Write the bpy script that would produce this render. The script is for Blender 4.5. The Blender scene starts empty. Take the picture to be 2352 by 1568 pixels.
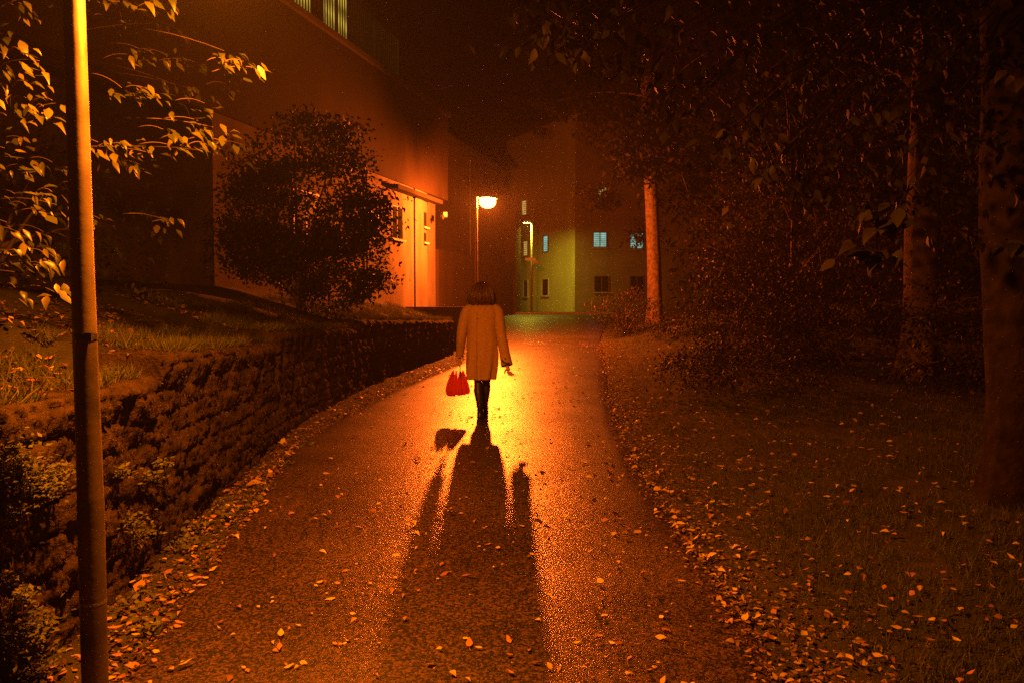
import bpy, math, random
import numpy as np
from mathutils import Vector, Matrix, noise
random.seed(7); rng = np.random.default_rng(11)
C = bpy.context.scene.collection
S = bpy.context.scene
R = math.radians
CAMZ, F, CX, CY = 1.45, 1814.0, 1176.0, 784.0     # the lens, measured on a 2352 px wide frame
PITCH = math.atan(84 / F)

# ---------------------------------------------------------------- measuring
def ray(px, py):
    v = Vector(((px - CX) / F, 1.0, (CY - py) / F))
    c, s = math.cos(-PITCH), math.sin(-PITCH)
    y, z = v.y * c - v.z * s, v.y * s + v.z * c
    return v.x / y, z / y
def at(px, py, d):
    a, b = ray(px, py); return Vector((a * d, d, CAMZ + b * d))
PY = [-12, 0, 2, 3.6, 4.5, 6, 8, 9.8, 13, 17, 23, 28, 34, 40, 52, 80, 140]
PZ = [-.9, -.50, -.42, -.29, -.21, -.11, -.03, 0, .07, .18, .37, .58, .76, .86, 1.0, 1.1, 1.2]
def prof(y): return float(np.interp(y, PY, PZ))
def gp(px, py):                                      # where a pixel meets the path plane
    a, b = ray(px, py)
    d = 1.5
    while d < 90 and CAMZ + b * d > prof(d): d += .02
    return (a * d, d)
LE = [gp(*p) for p in [(330, 1500), (400, 1400), (545, 1210), (615, 1100), (670, 1030), (765, 970), (900, 900), (1060, 835)]]
RE = [gp(*p) for p in [(1790, 1568), (1700, 1420), (1575, 1250), (1475, 1100), (1418, 980), (1395, 900), (1387, 820), (1378, 775)]]
LEy = [-3, 1.5] + [p[1] for p in LE] + [24, 32, 40]; LEx = [LE[0][0] + .35, LE[0][0] + .1] + [p[0] for p in LE] + [-1.15, -.6, -.3]
REy = [-3, 1.5] + [p[1] for p in RE] + [37, 42]; REx = [RE[0][0] - .35, RE[0][0] - .15] + [p[0] for p in RE] + [4.6, 6.0]
def xl(y): return float(np.interp(y, LEy, LEx))
def xr(y): return float(np.interp(y, REy, REx))
WY = [-3, 2, 4.4, 7, 10, 13.5, 16.5, 19.4, 20.9, 21.15, 26]; WX = [-2.3, -2.26, -2.26, -2.4, -2.62, -2.42, -1.95, -1.42, -1.45, -2.35, -2.5]
def wx(y): return float(np.interp(y, WY, WX))
SEG = [(-1.0, 5.15, .99, .985), (5.15, 8.3, 1.12, 1.04), (8.3, 12.7, 1.16, 1.06), (12.7, 19.3, 1.20, 1.06)]
def wt(y):
    for a, b, t0, t1 in SEG:
        if y < b: return t0 + (t1 - t0) * max(0, (y - a)) / (b - a)
    return 1.06
def sm(t): t = min(1, max(0, t)); return t * t * (3 - 2 * t)
def fbm(x, y, z=0, o=4): return noise.fractal(Vector((x, y, z)), 1.0, 2.0, o)
def gz(x, y):
    p = prof(y)
    z = p
    off = x - xr(y) - .55
    if off > 0:
        k = float(np.interp(y, [5, 9, 12, 21, 30], [.01, .05, .1, .3, .22]))
        z = p + 1.6 * (1 - math.exp(-k * off / 1.6))
        z *= 1
        if y > 33: z = p + (z - p) * max(0, 1 - (y - 33) / 5)
    w = wx(y) - .22 - x
    if w > 0 and y < 27:
        top = wt(y) - .05 + .30 * min(w, 2.0) + .06 * max(0, w - 2)
        z = p + (top - p) * sm(w / .12)
        if y > 25: z = p + (z - p) * sm((27 - y) / 2)
    return z

# ---------------------------------------------------------------- object helpers
def tag(o, label=None, cat=None, group=None, kind=None):
    if label: o['label'] = label
    if cat: o['category'] = cat
    if group: o['group'] = group
    if kind: o['kind'] = kind
    return o
def thing(name, label, cat, loc=(0, 0, 0), rz=0, group=None):
    o = bpy.data.objects.new(name, None); C.objects.link(o); o.empty_display_size = .2
    o.location = loc; o.rotation_euler = (0, 0, rz)
    return tag(o, label, cat, group)
def link(name, me, mat, parent=None, smooth=False):
    o = bpy.data.objects.new(name, me); C.objects.link(o)
    if mat is not None: me.materials.append(mat)
    if parent is not None: o.parent = parent
    if smooth: me.shade_smooth()
    return o
def rel(o, parent):                                  # part built in world space, hung on a placed thing
    m = Matrix.Translation(parent.location) @ Matrix.Rotation(parent.rotation_euler[2], 4, 'Z')
    o.data.transform(m.inverted()); o.parent = parent
    return o
class MB:
    def __init__(s): s.v = []; s.f = []
    def add(s, v, f):
        n = len(s.v); s.v += [tuple(p) for p in v]; s.f += [tuple(i + n for i in q) for q in f]; return s
    def box(s, x0, x1, y0, y1, z0, z1):
        v = [(x, y, z) for z in (z0, z1) for y in (y0, y1) for x in (x0, x1)]
        return s.add(v, [(0, 2, 3, 1), (4, 5, 7, 6), (0, 1, 5, 4), (2, 6, 7, 3), (0, 4, 6, 2), (1, 3, 7, 5)])
    def tube(s, pts, rad, n=8, cap=True, flat=None):
        pts = [Vector(p) for p in pts]; m = len(pts); base = len(s.v)
        if not hasattr(rad, '__len__'): rad = [rad] * m
        up = None
        for i, p in enumerate(pts):
            t = (pts[min(i + 1, m - 1)] - pts[max(i - 1, 0)]).normalized()
            if up is None:
                up = Vector((0, 0, 1)) if abs(t.z) < .9 else Vector((0, 1, 0))
            a = t.cross(up).normalized(); b = a.cross(t).normalized(); up = b
            for k in range(n):
                th = 2 * math.pi * k / n
                s.v.append(tuple(p + rad[i] * (math.cos(th) * a + math.sin(th) * b)))
        for i in range(m - 1):
            for k in range(n):
                a0 = base + i * n + k; a1 = base + i * n + (k + 1) % n
                s.f.append((a0, a1, a1 + n, a0 + n))
        if cap:
            s.f.append(tuple(base + k for k in range(n))[::-1]); s.f.append(tuple(base + (m - 1) * n + k for k in range(n)))
        return s
    def loft(s, rings, cap0=True, cap1=True, closed=True):
        base = len(s.v); n = len(rings[0])
        for r_ in rings: s.v += [tuple(p) for p in r_]
        for i in range(len(rings) - 1):
            for k in range(n if closed else n - 1):
                a0 = base + i * n + k; a1 = base + i * n + (k + 1) % n
                s.f.append((a0, a1, a1 + n, a0 + n))
        if cap0: s.f.append(tuple(base + k for k in range(n))[::-1])
        if cap1: s.f.append(tuple(base + (len(rings) - 1) * n + k for k in range(n)))
        return s
    def mesh(s, name):
        me = bpy.data.meshes.new(name); me.from_pydata(s.v, [], s.f); me.update(); return me
    def build(s, name, mat, parent=None, smooth=False, bevel=0):
        o = link(name, s.mesh(name), mat, parent, smooth)
        if bevel:
            b = o.modifiers.new('bevel', 'BEVEL'); b.width = bevel; b.segments = 2; b.limit_method = 'ANGLE'
        return o
def np_mesh(name, V, Fq):
    me = bpy.data.meshes.new(name); n, k = Fq.shape
    me.vertices.add(len(V)); me.vertices.foreach_set('co', np.ascontiguousarray(V, dtype=np.float32).ravel())
    me.loops.add(n * k); me.loops.foreach_set('vertex_index', np.ascontiguousarray(Fq, dtype=np.int32).ravel())
    me.polygons.add(n); me.polygons.foreach_set('loop_start', np.arange(0, n * k, k, dtype=np.int32))
    me.update(calc_edges=True); return me
T_SIMPLE = (np.array([(0, 0, 0), (.27, .42, .07), (.0, 1.0, -.08), (-.27, .42, .07)]), np.array([(0, 1, 2), (0, 2, 3)]))
_b = [(0, 0, 0), (0, .33, 0), (0, .63, -.02), (0, .85, -.07), (0, 1.12, -.17),
      (-.22, .22, .05), (-.31, .46, .09), (-.17, .80, .0), (.22, .22, .05), (.31, .46, .09), (.17, .80, .0)]
T_OVATE = (np.array(_b), np.array([(0, 1, 5), (5, 1, 6), (1, 2, 6), (6, 2, 7), (2, 3, 7), (7, 3, 4), (0, 8, 1), (8, 9, 1), (1, 9, 2), (9, 10, 2), (2, 10, 3), (10, 4, 3)]))
T_BLADE = (np.array([(-.5, 0, 0), (.5, 0, 0), (.36, .5, .06), (-.36, .5, .06), (0, 1, .32)]), np.array([(0, 1, 2), (0, 2, 3), (3, 2, 4)]))
def leaves_np(Cn, D, U, size, T, wide=1.0):
    T0, TF = T; N = len(Cn)
    D = D / (np.linalg.norm(D, axis=1, keepdims=True) + 1e-9)
    X = np.cross(D, U); X /= (np.linalg.norm(X, axis=1, keepdims=True) + 1e-9)
    Z = np.cross(X, D)
    size = np.broadcast_to(np.asarray(size, float).reshape(-1, 1), (N, 1))
    wide = np.broadcast_to(np.asarray(wide, float).reshape(-1, 1), (N, 1))
    curl = rng.uniform(-.6, 2.2, (N, 1))
    V = (Cn[:, None, :] + (T0[None, :, 0:1] * (size * wide)[:, None, :]) * X[:, None, :]
         + (T0[None, :, 1:2] * size[:, None, :]) * D[:, None, :] + (T0[None, :, 2:3] * (size * curl)[:, None, :]) * Z[:, None, :])
    Fx = (TF[None, :, :] + (np.arange(N) * len(T0))[:, None, None]).reshape(-1, 3)
    return V.reshape(-1, 3), Fx
def leaves(name, Cn, D, U, size, T, mat, parent=None, wide=1.0):
    V, Fx = leaves_np(np.asarray(Cn, float), np.asarray(D, float), np.asarray(U, float), size, T, wide)
    return link(name, np_mesh(name, V, Fx), mat, parent)

# ---------------------------------------------------------------- materials
def newmat(name):
    m = bpy.data.materials.new(name); m.use_nodes = True
    return m, m.node_tree.nodes, m.node_tree.links, m.node_tree.nodes['Principled BSDF']
def plain(name, col, rough=.6, metal=0, var=.25, scale=6, bump=.0, bscale=60, spec=.5, streak=False):
    m, n, l, b = newmat(name)
    tc = n.new('ShaderNodeTexCoord'); nz = n.new('ShaderNodeTexNoise'); nz.inputs['Scale'].default_value = scale; nz.inputs['Detail'].default_value = 6
    if streak:
        mp = n.new('ShaderNodeMapping'); mp.inputs['Scale'].default_value = (1, 1, .4); l.new(tc.outputs['Object'], mp.inputs['Vector']); l.new(mp.outputs[0], nz.inputs['Vector'])
    else: l.new(tc.outputs['Object'], nz.inputs['Vector'])
    r = n.new('ShaderNodeValToRGB'); r.color_ramp.elements[0].position = .3; r.color_ramp.elements[1].position = .7
    r.color_ramp.elements[0].color = (*[c * (1 - var) for c in col], 1); r.color_ramp.elements[1].color = (*[min(1, c * (1 + var)) for c in col], 1)
    l.new(nz.outputs['Fac'], r.inputs['Fac']); l.new(r.outputs['Color'], b.inputs['Base Color'])
    b.inputs['Roughness'].default_value = rough; b.inputs['Metallic'].default_value = metal; b.inputs['Specular IOR Level'].default_value = spec
    if bump:
        n2 = n.new('ShaderNodeTexNoise'); n2.inputs['Scale'].default_value = bscale; n2.inputs['Detail'].default_value = 5
        l.new(tc.outputs['Object'], n2.inputs['Vector'])
        bp = n.new('ShaderNodeBump'); bp.inputs['Strength'].default_value = bump; bp.inputs['Distance'].default_value = .02
        l.new(n2.outputs['Fac'], bp.inputs['Height']); l.new(bp.outputs['Normal'], b.inputs['Normal'])
    return m
def leafmat(name, cols, rough=.45, trans=.3, spec=.5):
    m, n, l, b = newmat(name)
    g = n.new('ShaderNodeNewGeometry'); r = n.new('ShaderNodeValToRGB'); cr = r.color_ramp
    for i, c in enumerate(cols):
        e = cr.elements[i] if i < 2 else cr.elements.new(i / (len(cols) - 1))
        e.position = i / (len(cols) - 1); e.color = (*c, 1)
    l.new(g.outputs['Random Per Island'], r.inputs['Fac']); l.new(r.outputs['Color'], b.inputs['Base Color'])
    b.inputs['Roughness'].default_value = rough; b.inputs['Specular IOR Level'].default_value = spec
    t = n.new('ShaderNodeBsdfTranslucent'); l.new(r.outputs['Color'], t.inputs['Color'])
    mx = n.new('ShaderNodeMixShader'); mx.inputs[0].default_value = trans
    l.new(b.outputs[0], mx.inputs[1]); l.new(t.outputs[0], mx.inputs[2]); l.new(mx.outputs[0], n['Material Output'].inputs['Surface'])
    return m
def emit(name, col, st):
    m, n, l, b = newmat(name)
    b.inputs['Base Color'].default_value = (.02, .02, .02, 1)
    b.inputs['Emission Color'].default_value = (*col, 1); b.inputs['Emission Strength'].default_value = st
    return m
SODIUM = (1.0, .135, .010); SODIUM_YELLOW = (1.0, .205, .007)
M = {}
M['metal'] = plain('galvanised_steel', (.28, .27, .25), .45, .35, .35, 9, .15, 40)
M['pole'] = plain('weathered_pole_steel', (.115, .09, .065), .5, .1, .5, 5, .06, 25)
M['dark_metal'] = plain('dark_painted_metal', (.03, .03, .03), .5)
M['render_pale'] = plain('pale_render', (.115, .092, .065), .95, 0, .3, 2.2, .5, 30, .2, True)
M['render_brown'] = plain('brown_render', (.10, .07, .045), .95, 0, .25, 1.3, .5, 30, .2, True)
M['render_dimmed'] = plain('dimmed_render', (.024, .016, .010), .95, 0, .3, 1.3, .5, 30, .15, True)  # darkened render for upper wall and canopy: faint lamp light put into the colour
M['render_dark'] = plain('dark_roof_unlit_wall', (.045, .035, .03), .85, 0, .3, 3)  # unlit look of the end wall put into the colour; roofs are plain dark
M['render_far'] = plain('cream_render_far', (.46, .43, .22), .9, 0, .15, .8, .3, 20, .2, True)
M['render_far_dim'] = plain('brown_brick_far', (.17, .13, .10), .9, 0, .2, .8, .2, 40)
M['brick'] = plain('dark_brick', (.10, .07, .05), .9, 0, .4, 12, .6, 40)
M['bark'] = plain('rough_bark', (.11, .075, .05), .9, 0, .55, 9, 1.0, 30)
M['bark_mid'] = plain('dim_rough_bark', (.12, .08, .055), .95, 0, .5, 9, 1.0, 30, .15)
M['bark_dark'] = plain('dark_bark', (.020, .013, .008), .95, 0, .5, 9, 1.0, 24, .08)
M['twig'] = plain('twig_bark', (.10, .07, .05), .8)
M['glass_dark'] = plain('dark_window_glass', (.012, .012, .014), .12, 0, .2, 3)
M['frame_white'] = plain('white_window_frame', (.55, .52, .45), .5)
M['frame_dark'] = plain('dark_window_frame', (.05, .045, .04), .5)
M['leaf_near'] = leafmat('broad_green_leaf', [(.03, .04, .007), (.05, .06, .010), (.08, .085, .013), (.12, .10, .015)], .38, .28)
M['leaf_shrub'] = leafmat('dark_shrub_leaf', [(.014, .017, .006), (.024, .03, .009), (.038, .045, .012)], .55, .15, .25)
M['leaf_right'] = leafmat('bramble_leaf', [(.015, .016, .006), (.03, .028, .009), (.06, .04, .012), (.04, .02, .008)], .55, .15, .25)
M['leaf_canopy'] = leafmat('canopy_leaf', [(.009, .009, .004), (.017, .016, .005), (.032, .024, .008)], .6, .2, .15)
M['fern'] = leafmat('wall_herb_leaf', [(.06, .08, .015), (.10, .12, .025), (.15, .16, .04)], .6, .3)
M['moss'] = leafmat('hanging_moss', [(.02, .017, .006), (.045, .036, .011), (.10, .075, .022), (.03, .017, .008)], .95, .2, .1)
M['grass'] = leafmat('short_grass_blade', [(.045, .055, .012), (.075, .09, .018), (.11, .12, .025)], .6, .3, .2)
M['grass_tall'] = leafmat('tall_grass_blade', [(.05, .065, .014), (.09, .11, .025), (.16, .15, .05)], .6, .3, .3)
M['litter'] = leafmat('fallen_leaf', [(.06, .030, .012), (.10, .05, .016), (.16, .10, .02), (.42, .30, .05), (.11, .045, .015)], .55, .1, .35)
M['leaf_yellow'] = leafmat('yellow_fallen_leaf', [(.55, .42, .06), (.72, .56, .08)], .5, .1, .35)
M['leaf_orange'] = leafmat('orange_fallen_leaf', [(.40, .19, .04), (.50, .26, .05)], .55, .1, .35)
M['leaf_brown'] = leafmat('brown_fallen_leaf', [(.20, .085, .03), (.28, .13, .04)], .6, .05, .3)

def asphalt():
    m, n, l, b = newmat('wet_asphalt')
    tc = n.new('ShaderNodeTexCoord')
    def nz(s, d=4):
        t = n.new('ShaderNodeTexNoise'); t.inputs['Scale'].default_value = s; t.inputs['Detail'].default_value = d; l.new(tc.outputs['Object'], t.inputs['Vector']); return t
    big = nz(1.1, 5); mid = nz(38, 4)
    vo = n.new('ShaderNodeTexVoronoi'); vo.inputs['Scale'].default_value = 85; l.new(tc.outputs['Object'], vo.inputs['Vector'])
    cr = n.new('ShaderNodeValToRGB'); cr.color_ramp.elements[0].color = (.006, .0045, .0035, 1); cr.color_ramp.elements[1].color = (.13, .075, .05, 1)
    cr.color_ramp.elements[0].position = .35; cr.color_ramp.elements[1].position = 1
    sep = n.new('ShaderNodeSeparateColor'); l.new(vo.outputs['Color'], sep.inputs[0]); l.new(sep.outputs[0], cr.inputs['Fac'])
    mix = n.new('ShaderNodeMixRGB'); mix.blend_type = 'MULTIPLY'; mix.inputs[0].default_value = .55
    r2 = n.new('ShaderNodeValToRGB'); r2.color_ramp.elements[0].position = .35; r2.color_ramp.elements[1].position = .65
    r2.color_ramp.elements[0].color = (.45, .45, .45, 1); r2.color_ramp.elements[1].color = (1.2, 1.2, 1.2, 1)
    l.new(big.outputs['Fac'], r2.inputs['Fac']); l.new(cr.outputs['Color'], mix.inputs[1]); l.new(r2.outputs['Color'], mix.inputs[2])
    l.new(mix.outputs[0], b.inputs['Base Color'])
    rr = n.new('ShaderNodeMapRange'); rr.inputs['From Min'].default_value = .3; rr.inputs['From Max'].default_value = .7
    rr.inputs['To Min'].default_value = .40; rr.inputs['To Max'].default_value = .48
    l.new(big.outputs['Fac'], rr.inputs['Value']); l.new(rr.outputs[0], b.inputs['Roughness'])
    b.inputs['Specular IOR Level'].default_value = .9
    b1 = n.new('ShaderNodeBump'); b1.inputs['Strength'].default_value = .5; b1.inputs['Distance'].default_value = .006
    b1.invert = True
    g1 = nz(95, 3); l.new(g1.outputs['Fac'], b1.inputs['Height'])
    b2 = n.new('ShaderNodeBump'); b2.inputs['Strength'].default_value = .35; b2.inputs['Distance'].default_value = .006
    l.new(mid.outputs['Fac'], b2.inputs['Height']); l.new(b1.outputs['Normal'], b2.inputs['Normal'])
    l.new(b2.outputs['Normal'], b.inputs['Normal'])
    b.inputs['Coat Weight'].default_value = .3; b.inputs['Coat Roughness'].default_value = .27; b.inputs['Coat IOR'].default_value = 1.45
    l.new(b2.outputs['Normal'], b.inputs['Coat Normal'])
    return m
M['asphalt'] = asphalt()
M['asphalt_road'] = plain('damp_road', (.05, .05, .045), .45, 0, .4, 5, .6, 60)
M['soil'] = plain('dark_soil', (.055, .04, .022), .9, 0, .5, 7, .9, 40)
M['grassy_soil'] = plain('mossy_soil', (.028, .026, .009), .9, 0, .5, 9, .9, 60)
M['kerb'] = plain('kerb_stone', (.30, .29, .25), .7, 0, .2, 8)
def stone_mat():
    m = plain('mossy_stone', (.040, .027, .014), .95, 0, .55, 10, .9, 45, .15); return m
M['stone'] = stone_mat()

# ---------------------------------------------------------------- setting
def terrain():
    xs = np.concatenate([np.arange(-60, -10, 2.5), np.arange(-10, -3.2, .4), np.arange(-3.2, 5, .1), np.arange(5, 14, .4), np.arange(14, 75, 3)])
    ys = np.concatenate([np.arange(-10, 0, 1), np.arange(0, 24, .15), np.arange(24, 50, .7), np.arange(50, 112, 3)])
    V = []
    for y in ys:
        a, b = xl(y), xr(y)
        for x in xs:
            z = gz(x, y)
            if a - .05 < x < b + .05: z -= .03
            else: z += .03 * fbm(x * 1.7, y * 1.7) * min(1, max(0, (x - b) if x > b else (a - x)) * 2) - .004
            if y > 35.2: z = prof(y) - .03
            V.append((x, y, z))
    nx = len(xs); i = np.arange(len(ys) - 1)[:, None] * nx + np.arange(nx - 1)[None, :]; i = i.ravel()
    me = np_mesh('ground', np.array(V), np.stack([i, i + 1, i + nx + 1, i + nx], 1))
    o = link('ground', me, M['grassy_soil'], None, True); tag(o, kind='structure'); return o
terrain()
def path():
    ys = np.concatenate([np.arange(-3, 24, .12), np.arange(24, 37.2, .4)]); V = []; nu = 36
    for y in ys:
        a, b = xl(y), xr(y)
        for k in range(nu + 1):
            u = k / nu; e = 0
            jit = .035 * fbm(y * 2.3, 5 * (k > nu / 2)) + .012 * fbm(y * 11, 9) if k in (0, nu) else 0
            x = a + (b - a) * u + jit
            z = prof(y) + .012 + .03 * (1 - (2 * u - 1) ** 2) + .006 * fbm(x * 1.3, y * 1.3)
            if k in (0, nu): z -= .018
            V.append((x, y, z))
    n = nu + 1; i = (np.arange(len(ys) - 1)[:, None] * n + np.arange(nu)[None, :]).ravel()
    o = link('path', np_mesh('path', np.array(V), np.stack([i, i + 1, i + n + 1, i + n], 1)), M['asphalt'], None, True)
    tag(o, kind='structure')
path()
def strip(name, x0, x1, y0, y1, dz, mat, nx=30, ny=6):
    V = [(x, y, prof(y) + dz) for y in np.linspace(y0, y1, ny + 1) for x in np.linspace(x0, x1, nx + 1)]
    i = (np.arange(ny)[:, None] * (nx + 1) + np.arange(nx)[None, :]).ravel(); n = nx + 1
    return tag(link(name, np_mesh(name, np.array(V), np.stack([i, i + 1, i + n + 1, i + n], 1)), mat), kind='structure')
strip('road', -1.5, 45, 36.9, 43.5, .004, M['asphalt_road'])
strip('pavement', -1.5, 45, 43.65, 45.2, .11, M['asphalt_road'])
kb = MB()
for x in np.arange(-1.5, 45, .92): kb.box(x, x + .9, 43.5, 43.65, prof(43.5) - .05, prof(43.5) + .125)
tag(kb.build('kerb', M['kerb'], bevel=.01), kind='structure')

# ---------------------------------------------------------------- mossy wall
def wall():
    root = thing('stone_wall', 'low mossy dry stone retaining wall stepping up beside the left of the path', 'wall', (wx(4), 4, prof(4)))
    moss_c = []; moss_n = []
    for si, (a, b, t0, t1) in enumerate(SEG):
        step = .014 if b < 9 else .022 if b < 13 else .04
        ns = int((b - a) / step); nzv = 74 if b < 9 else 52; V = []
        depth = .42; ntop = 12; row = nzv + ntop + 3
        for i in range(ns + 1):
            y = a + (b - a) * i / ns; top = t0 + (t1 - t0) * i / ns; x0 = wx(y); g = prof(y) - .12
            top += .025 * fbm(y * 1.3, 3, si)
            for j in range(row):
                if j <= nzv:
                    u = j / nzv; z = g + (top - g) * u
                    hz = z + .035 * fbm(y * .9, z * 1.5, 2) + .02 * math.sin(y * 1.3) + .012 * fbm(y * 6, z * 6, 2)
                    CH = .15; r_ = math.floor(hz / CH); fz = hz / CH - r_
                    L = .27 + .10 * math.sin(r_ * 12.9898 + si); fy = (y / L + (r_ * .37) % 1) % 1
                    dj = min(min(fz, 1 - fz) * CH, min(fy, 1 - fy) * L)
                    blk = math.sin(math.floor(y / L + (r_ * .37) % 1) * 78.233 + r_ * 37.7)
                    jm = .6 + .4 * sm(.5 + fbm(y * 1.4, z * 2, 11) * 1.6); d = .046 * jm * (1 - math.exp(-dj / .008)) + .022 * blk * jm + .026 * fbm(y * 3.1, z * 3.1, 1) + .012 * abs(fbm(y * 9, z * 9, 6, 3)) * 2 + .013 * fbm(y * 22, z * 14, 4, 4)
                    d += .012 * fbm(y * 50, z * 30, 7, 2)
                    d += .05 * max(0, u - .88) / .12
                    rr = .07 * max(0, (u - .93) / .07) ** 2
                    p = (x0 + d - .03 - rr, y + .012 * fbm(y * 20, z * 20, 9), z)
                    if u > .08 and dj > .02 and (blk > -.2 or random.random() < .3): moss_c.append(p)
                elif j <= nzv + ntop:
                    u = (j - nzv) / ntop
                    p = (x0 - .04 - depth * u, y, top + .02 + .03 * fbm(y * 5, u * 3, 5) + .012 * fbm(y * 30, u * 12, 5) - .03 * (1 - min(1, u * 4)))
                    moss_c.append(p)
                else: p = (x0 - .46, y, g if j == row - 1 else top - .2)
                V.append(p)
        i = (np.arange(ns)[:, None] * row + np.arange(row - 1)[None, :]).ravel()
        V = np.array(V); Fq = np.stack([i, i + row, i + row + 1, i + 1], 1)
        me = np_mesh('wall_section', V, Fq)
        o = link('wall_section', me, M['stone'], None, True); rel(o, root)
        cap = MB()                                  # end faces of this step
        for ii in (0, ns):
            ring = [tuple(V[ii * row + j]) for j in range(row)]
            cap.add(ring, [tuple(range(row)) if ii else tuple(range(row))[::-1]])
        rel(cap.build('end_stones', M['stone']), root)
    Pm = np.array(moss_c); yy = Pm[:, 1]; keep = rng.random(len(Pm)) < np.clip(2.6 / np.maximum(yy, 2.0), .12, .8) * .9
    keep &= yy > 2.4
    Pm = Pm[keep]
    dens = np.array([fbm(p[1] * 2.2, p[2] * 3, 3) for p in Pm]); Pm = Pm[dens > -.22]
    n = len(Pm); D = np.stack([rng.uniform(.05, .55, n), rng.normal(0, .35, n), rng.uniform(-1.4, -.1, n)], 1)
    top = Pm[:, 2] > np.array([wt(y) for y in Pm[:, 1]]) - .03
    D[top, 2] = rng.uniform(.3, 1, top.sum()); D[top, 0] = rng.normal(0, .6, top.sum())
    size = rng.uniform(.008, .020, n) * np.clip(Pm[:, 1] / 6, .8, 1.7)
    o = leaves('moss', Pm, D, rng.normal(0, 1, (n, 3)) + [0, 0, .5], size, T_SIMPLE, M['moss']); rel(o, root); tag(o, kind='stuff')
wall()

# ---------------------------------------------------------------- street lamps
def bowlmat(name, col, st):
    m, n, l, b = newmat(name); n.remove(b)
    t = n.new('ShaderNodeBsdfTransparent'); t.inputs['Color'].default_value = (.97, .97, .97, 1); e = n.new('ShaderNodeEmission'); e.inputs['Color'].default_value = (*col, 1); e.inputs['Strength'].default_value = st
    a = n.new('ShaderNodeAddShader'); l.new(t.outputs[0], a.inputs[0]); l.new(e.outputs[0], a.inputs[1]); l.new(a.outputs[0], n['Material Output'].inputs['Surface'])
    m.cycles.emission_sampling = 'NONE'; return m
M['sodium_glass'] = bowlmat('sodium_bowl_far', (1.0, .3, .05), 9)
M['sodium_glass_near'] = bowlmat('sodium_bowl_near', SODIUM_YELLOW, 3)
def lamp(name, typ, loc, col, power, size, parent, rot=None):
    ld = bpy.data.lights.new(name, typ); ld.color = col; ld.energy = power
    if typ == 'POINT': ld.shadow_soft_size = size
    else: ld.shape = 'DISK'; ld.size = size
    o = bpy.data.objects.new(name, ld); C.objects.link(o); o.location = Vector(loc) - parent.location; o.parent = parent
    if rot: o.rotation_euler = rot
    return o
M['led'] = emit('led_panel', (.95, .95, .5), 12); M['led'].cycles.emission_sampling = 'NONE'
def sodium_lamp(label, px, py, headv, ground, r0, r1, glass, lean=0, lantern=False):
    root = thing('street_lamp', label, 'street lamp', (px, py, ground), group='orange street lamps along the path')
    h = headv[2] - ground
    topx = px + lean
    m = MB(); m.tube([(px, py, ground - .3), (px, py, ground + .9)], [r0 * 1.03] * 2, 24, False)
    rel(m.build('base_section', M['pole'], smooth=True), root)
    m = MB(); m.tube([(px, py, ground + .9), (px, py, ground + .93), (px + lean * .5, py, ground + h * .55), (topx, py, ground + h - .02)], [r0 * 1.02, r0, (r0 + r1) / 2, r1], 24, False)
    rel(m.build('pole', M['pole'], smooth=True), root)
    T = Vector((topx, py, ground + h + .04)); H = Vector(headv); d = (H - T); d.z = 0
    m = MB(); m.tube([T - Vector((0, 0, .08)), T + Vector((0, 0, .0)), T + d * .25 + Vector((0, 0, .03)), T + d * .75 + Vector((0, 0, .04))], [.034, .034, .028, .026], 12)
    rel(m.build('arm', M['metal'], smooth=True), root)
    u = d.normalized(); n = Vector((-u.y, u.x, 0))
    def ring(c, a, b, z, k=14): return [tuple(c + u * (a * math.cos(2 * math.pi * i / k)) + n * (b * math.sin(2 * math.pi * i / k)) + Vector((0, 0, z))) for i in range(k)]
    hz_ = .085 if lantern else 0
    m = MB(); m.loft([ring(H, .2, .17, .036), ring(H, .30, .25, .02), ring(H, .31, .26, .035), ring(H, .24, .19, .09), ring(H, .10, .07, .12)] if lantern else [ring(H, .25, .14, .036), ring(H, .262, .15, -.025), ring(H, .272, .16, -.025), ring(H, .27, .155, .05), ring(H, .22, .11, .10), ring(H, .12, .05, .125)])
    hd = rel(m.build('lamp_head', M['metal'], smooth=True), root)
    m = MB(); m.loft([ring(H, .23, .19, .032, 12), ring(H, .26, .22, -.05, 12), ring(H, .25, .21, -.14, 12), ring(H, .18, .15, -.22, 12), ring(H, .07, .06, -.26, 12)] if lantern else [ring(H, .21, .115, .034, 12), ring(H, .215, .12, -.03, 12), ring(H, .17, .10, -.085, 12)])
    g = m.build('glass_bowl', glass); rel(g, root); g.parent = hd
    return root, Vector((px, py, ground))
HEADF = (-.72, 23.4, 4.54)
far, _ = sodium_lamp('lit orange street lamp on a slim pole beyond the walking woman, its bowl glaring', -1.04, 23.2, HEADF, prof(23.2), .052, .036, M['sodium_glass'], lantern=True)
HEADN = (-1.32, 3.62, 3.08)
near, _ = sodium_lamp('nearest street lamp pole at the left edge, rust stained, its head above the frame', -1.86, 3.45, HEADN, prof(3.45), .053, .042, M['sodium_glass_near'], lean=-.02)
lamp('sodium_tube', 'POINT', (HEADF[0], HEADF[1], HEADF[2] - .10), SODIUM, 8000, .13, far)
lamp('sodium_tube', 'POINT', (HEADN[0], HEADN[1], HEADN[2] - .02), SODIUM_YELLOW, 1500, .055, near)
m = MB(); m.tube([(-1.865, 3.45, 1.30), (-1.865, 3.45, 1.325)], .0502, 20); m.box(-1.845, -1.812, 3.398, 3.415, 1.295, 1.33)
rel(m.build('clamp_band', M['dark_metal']), near)
m = MB(); m.tube([(-1.86, 3.45, .13), (-1.86, 3.45, .142)], .0552, 24)
rel(m.build('seam_ring', M['metal']), near)

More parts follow.
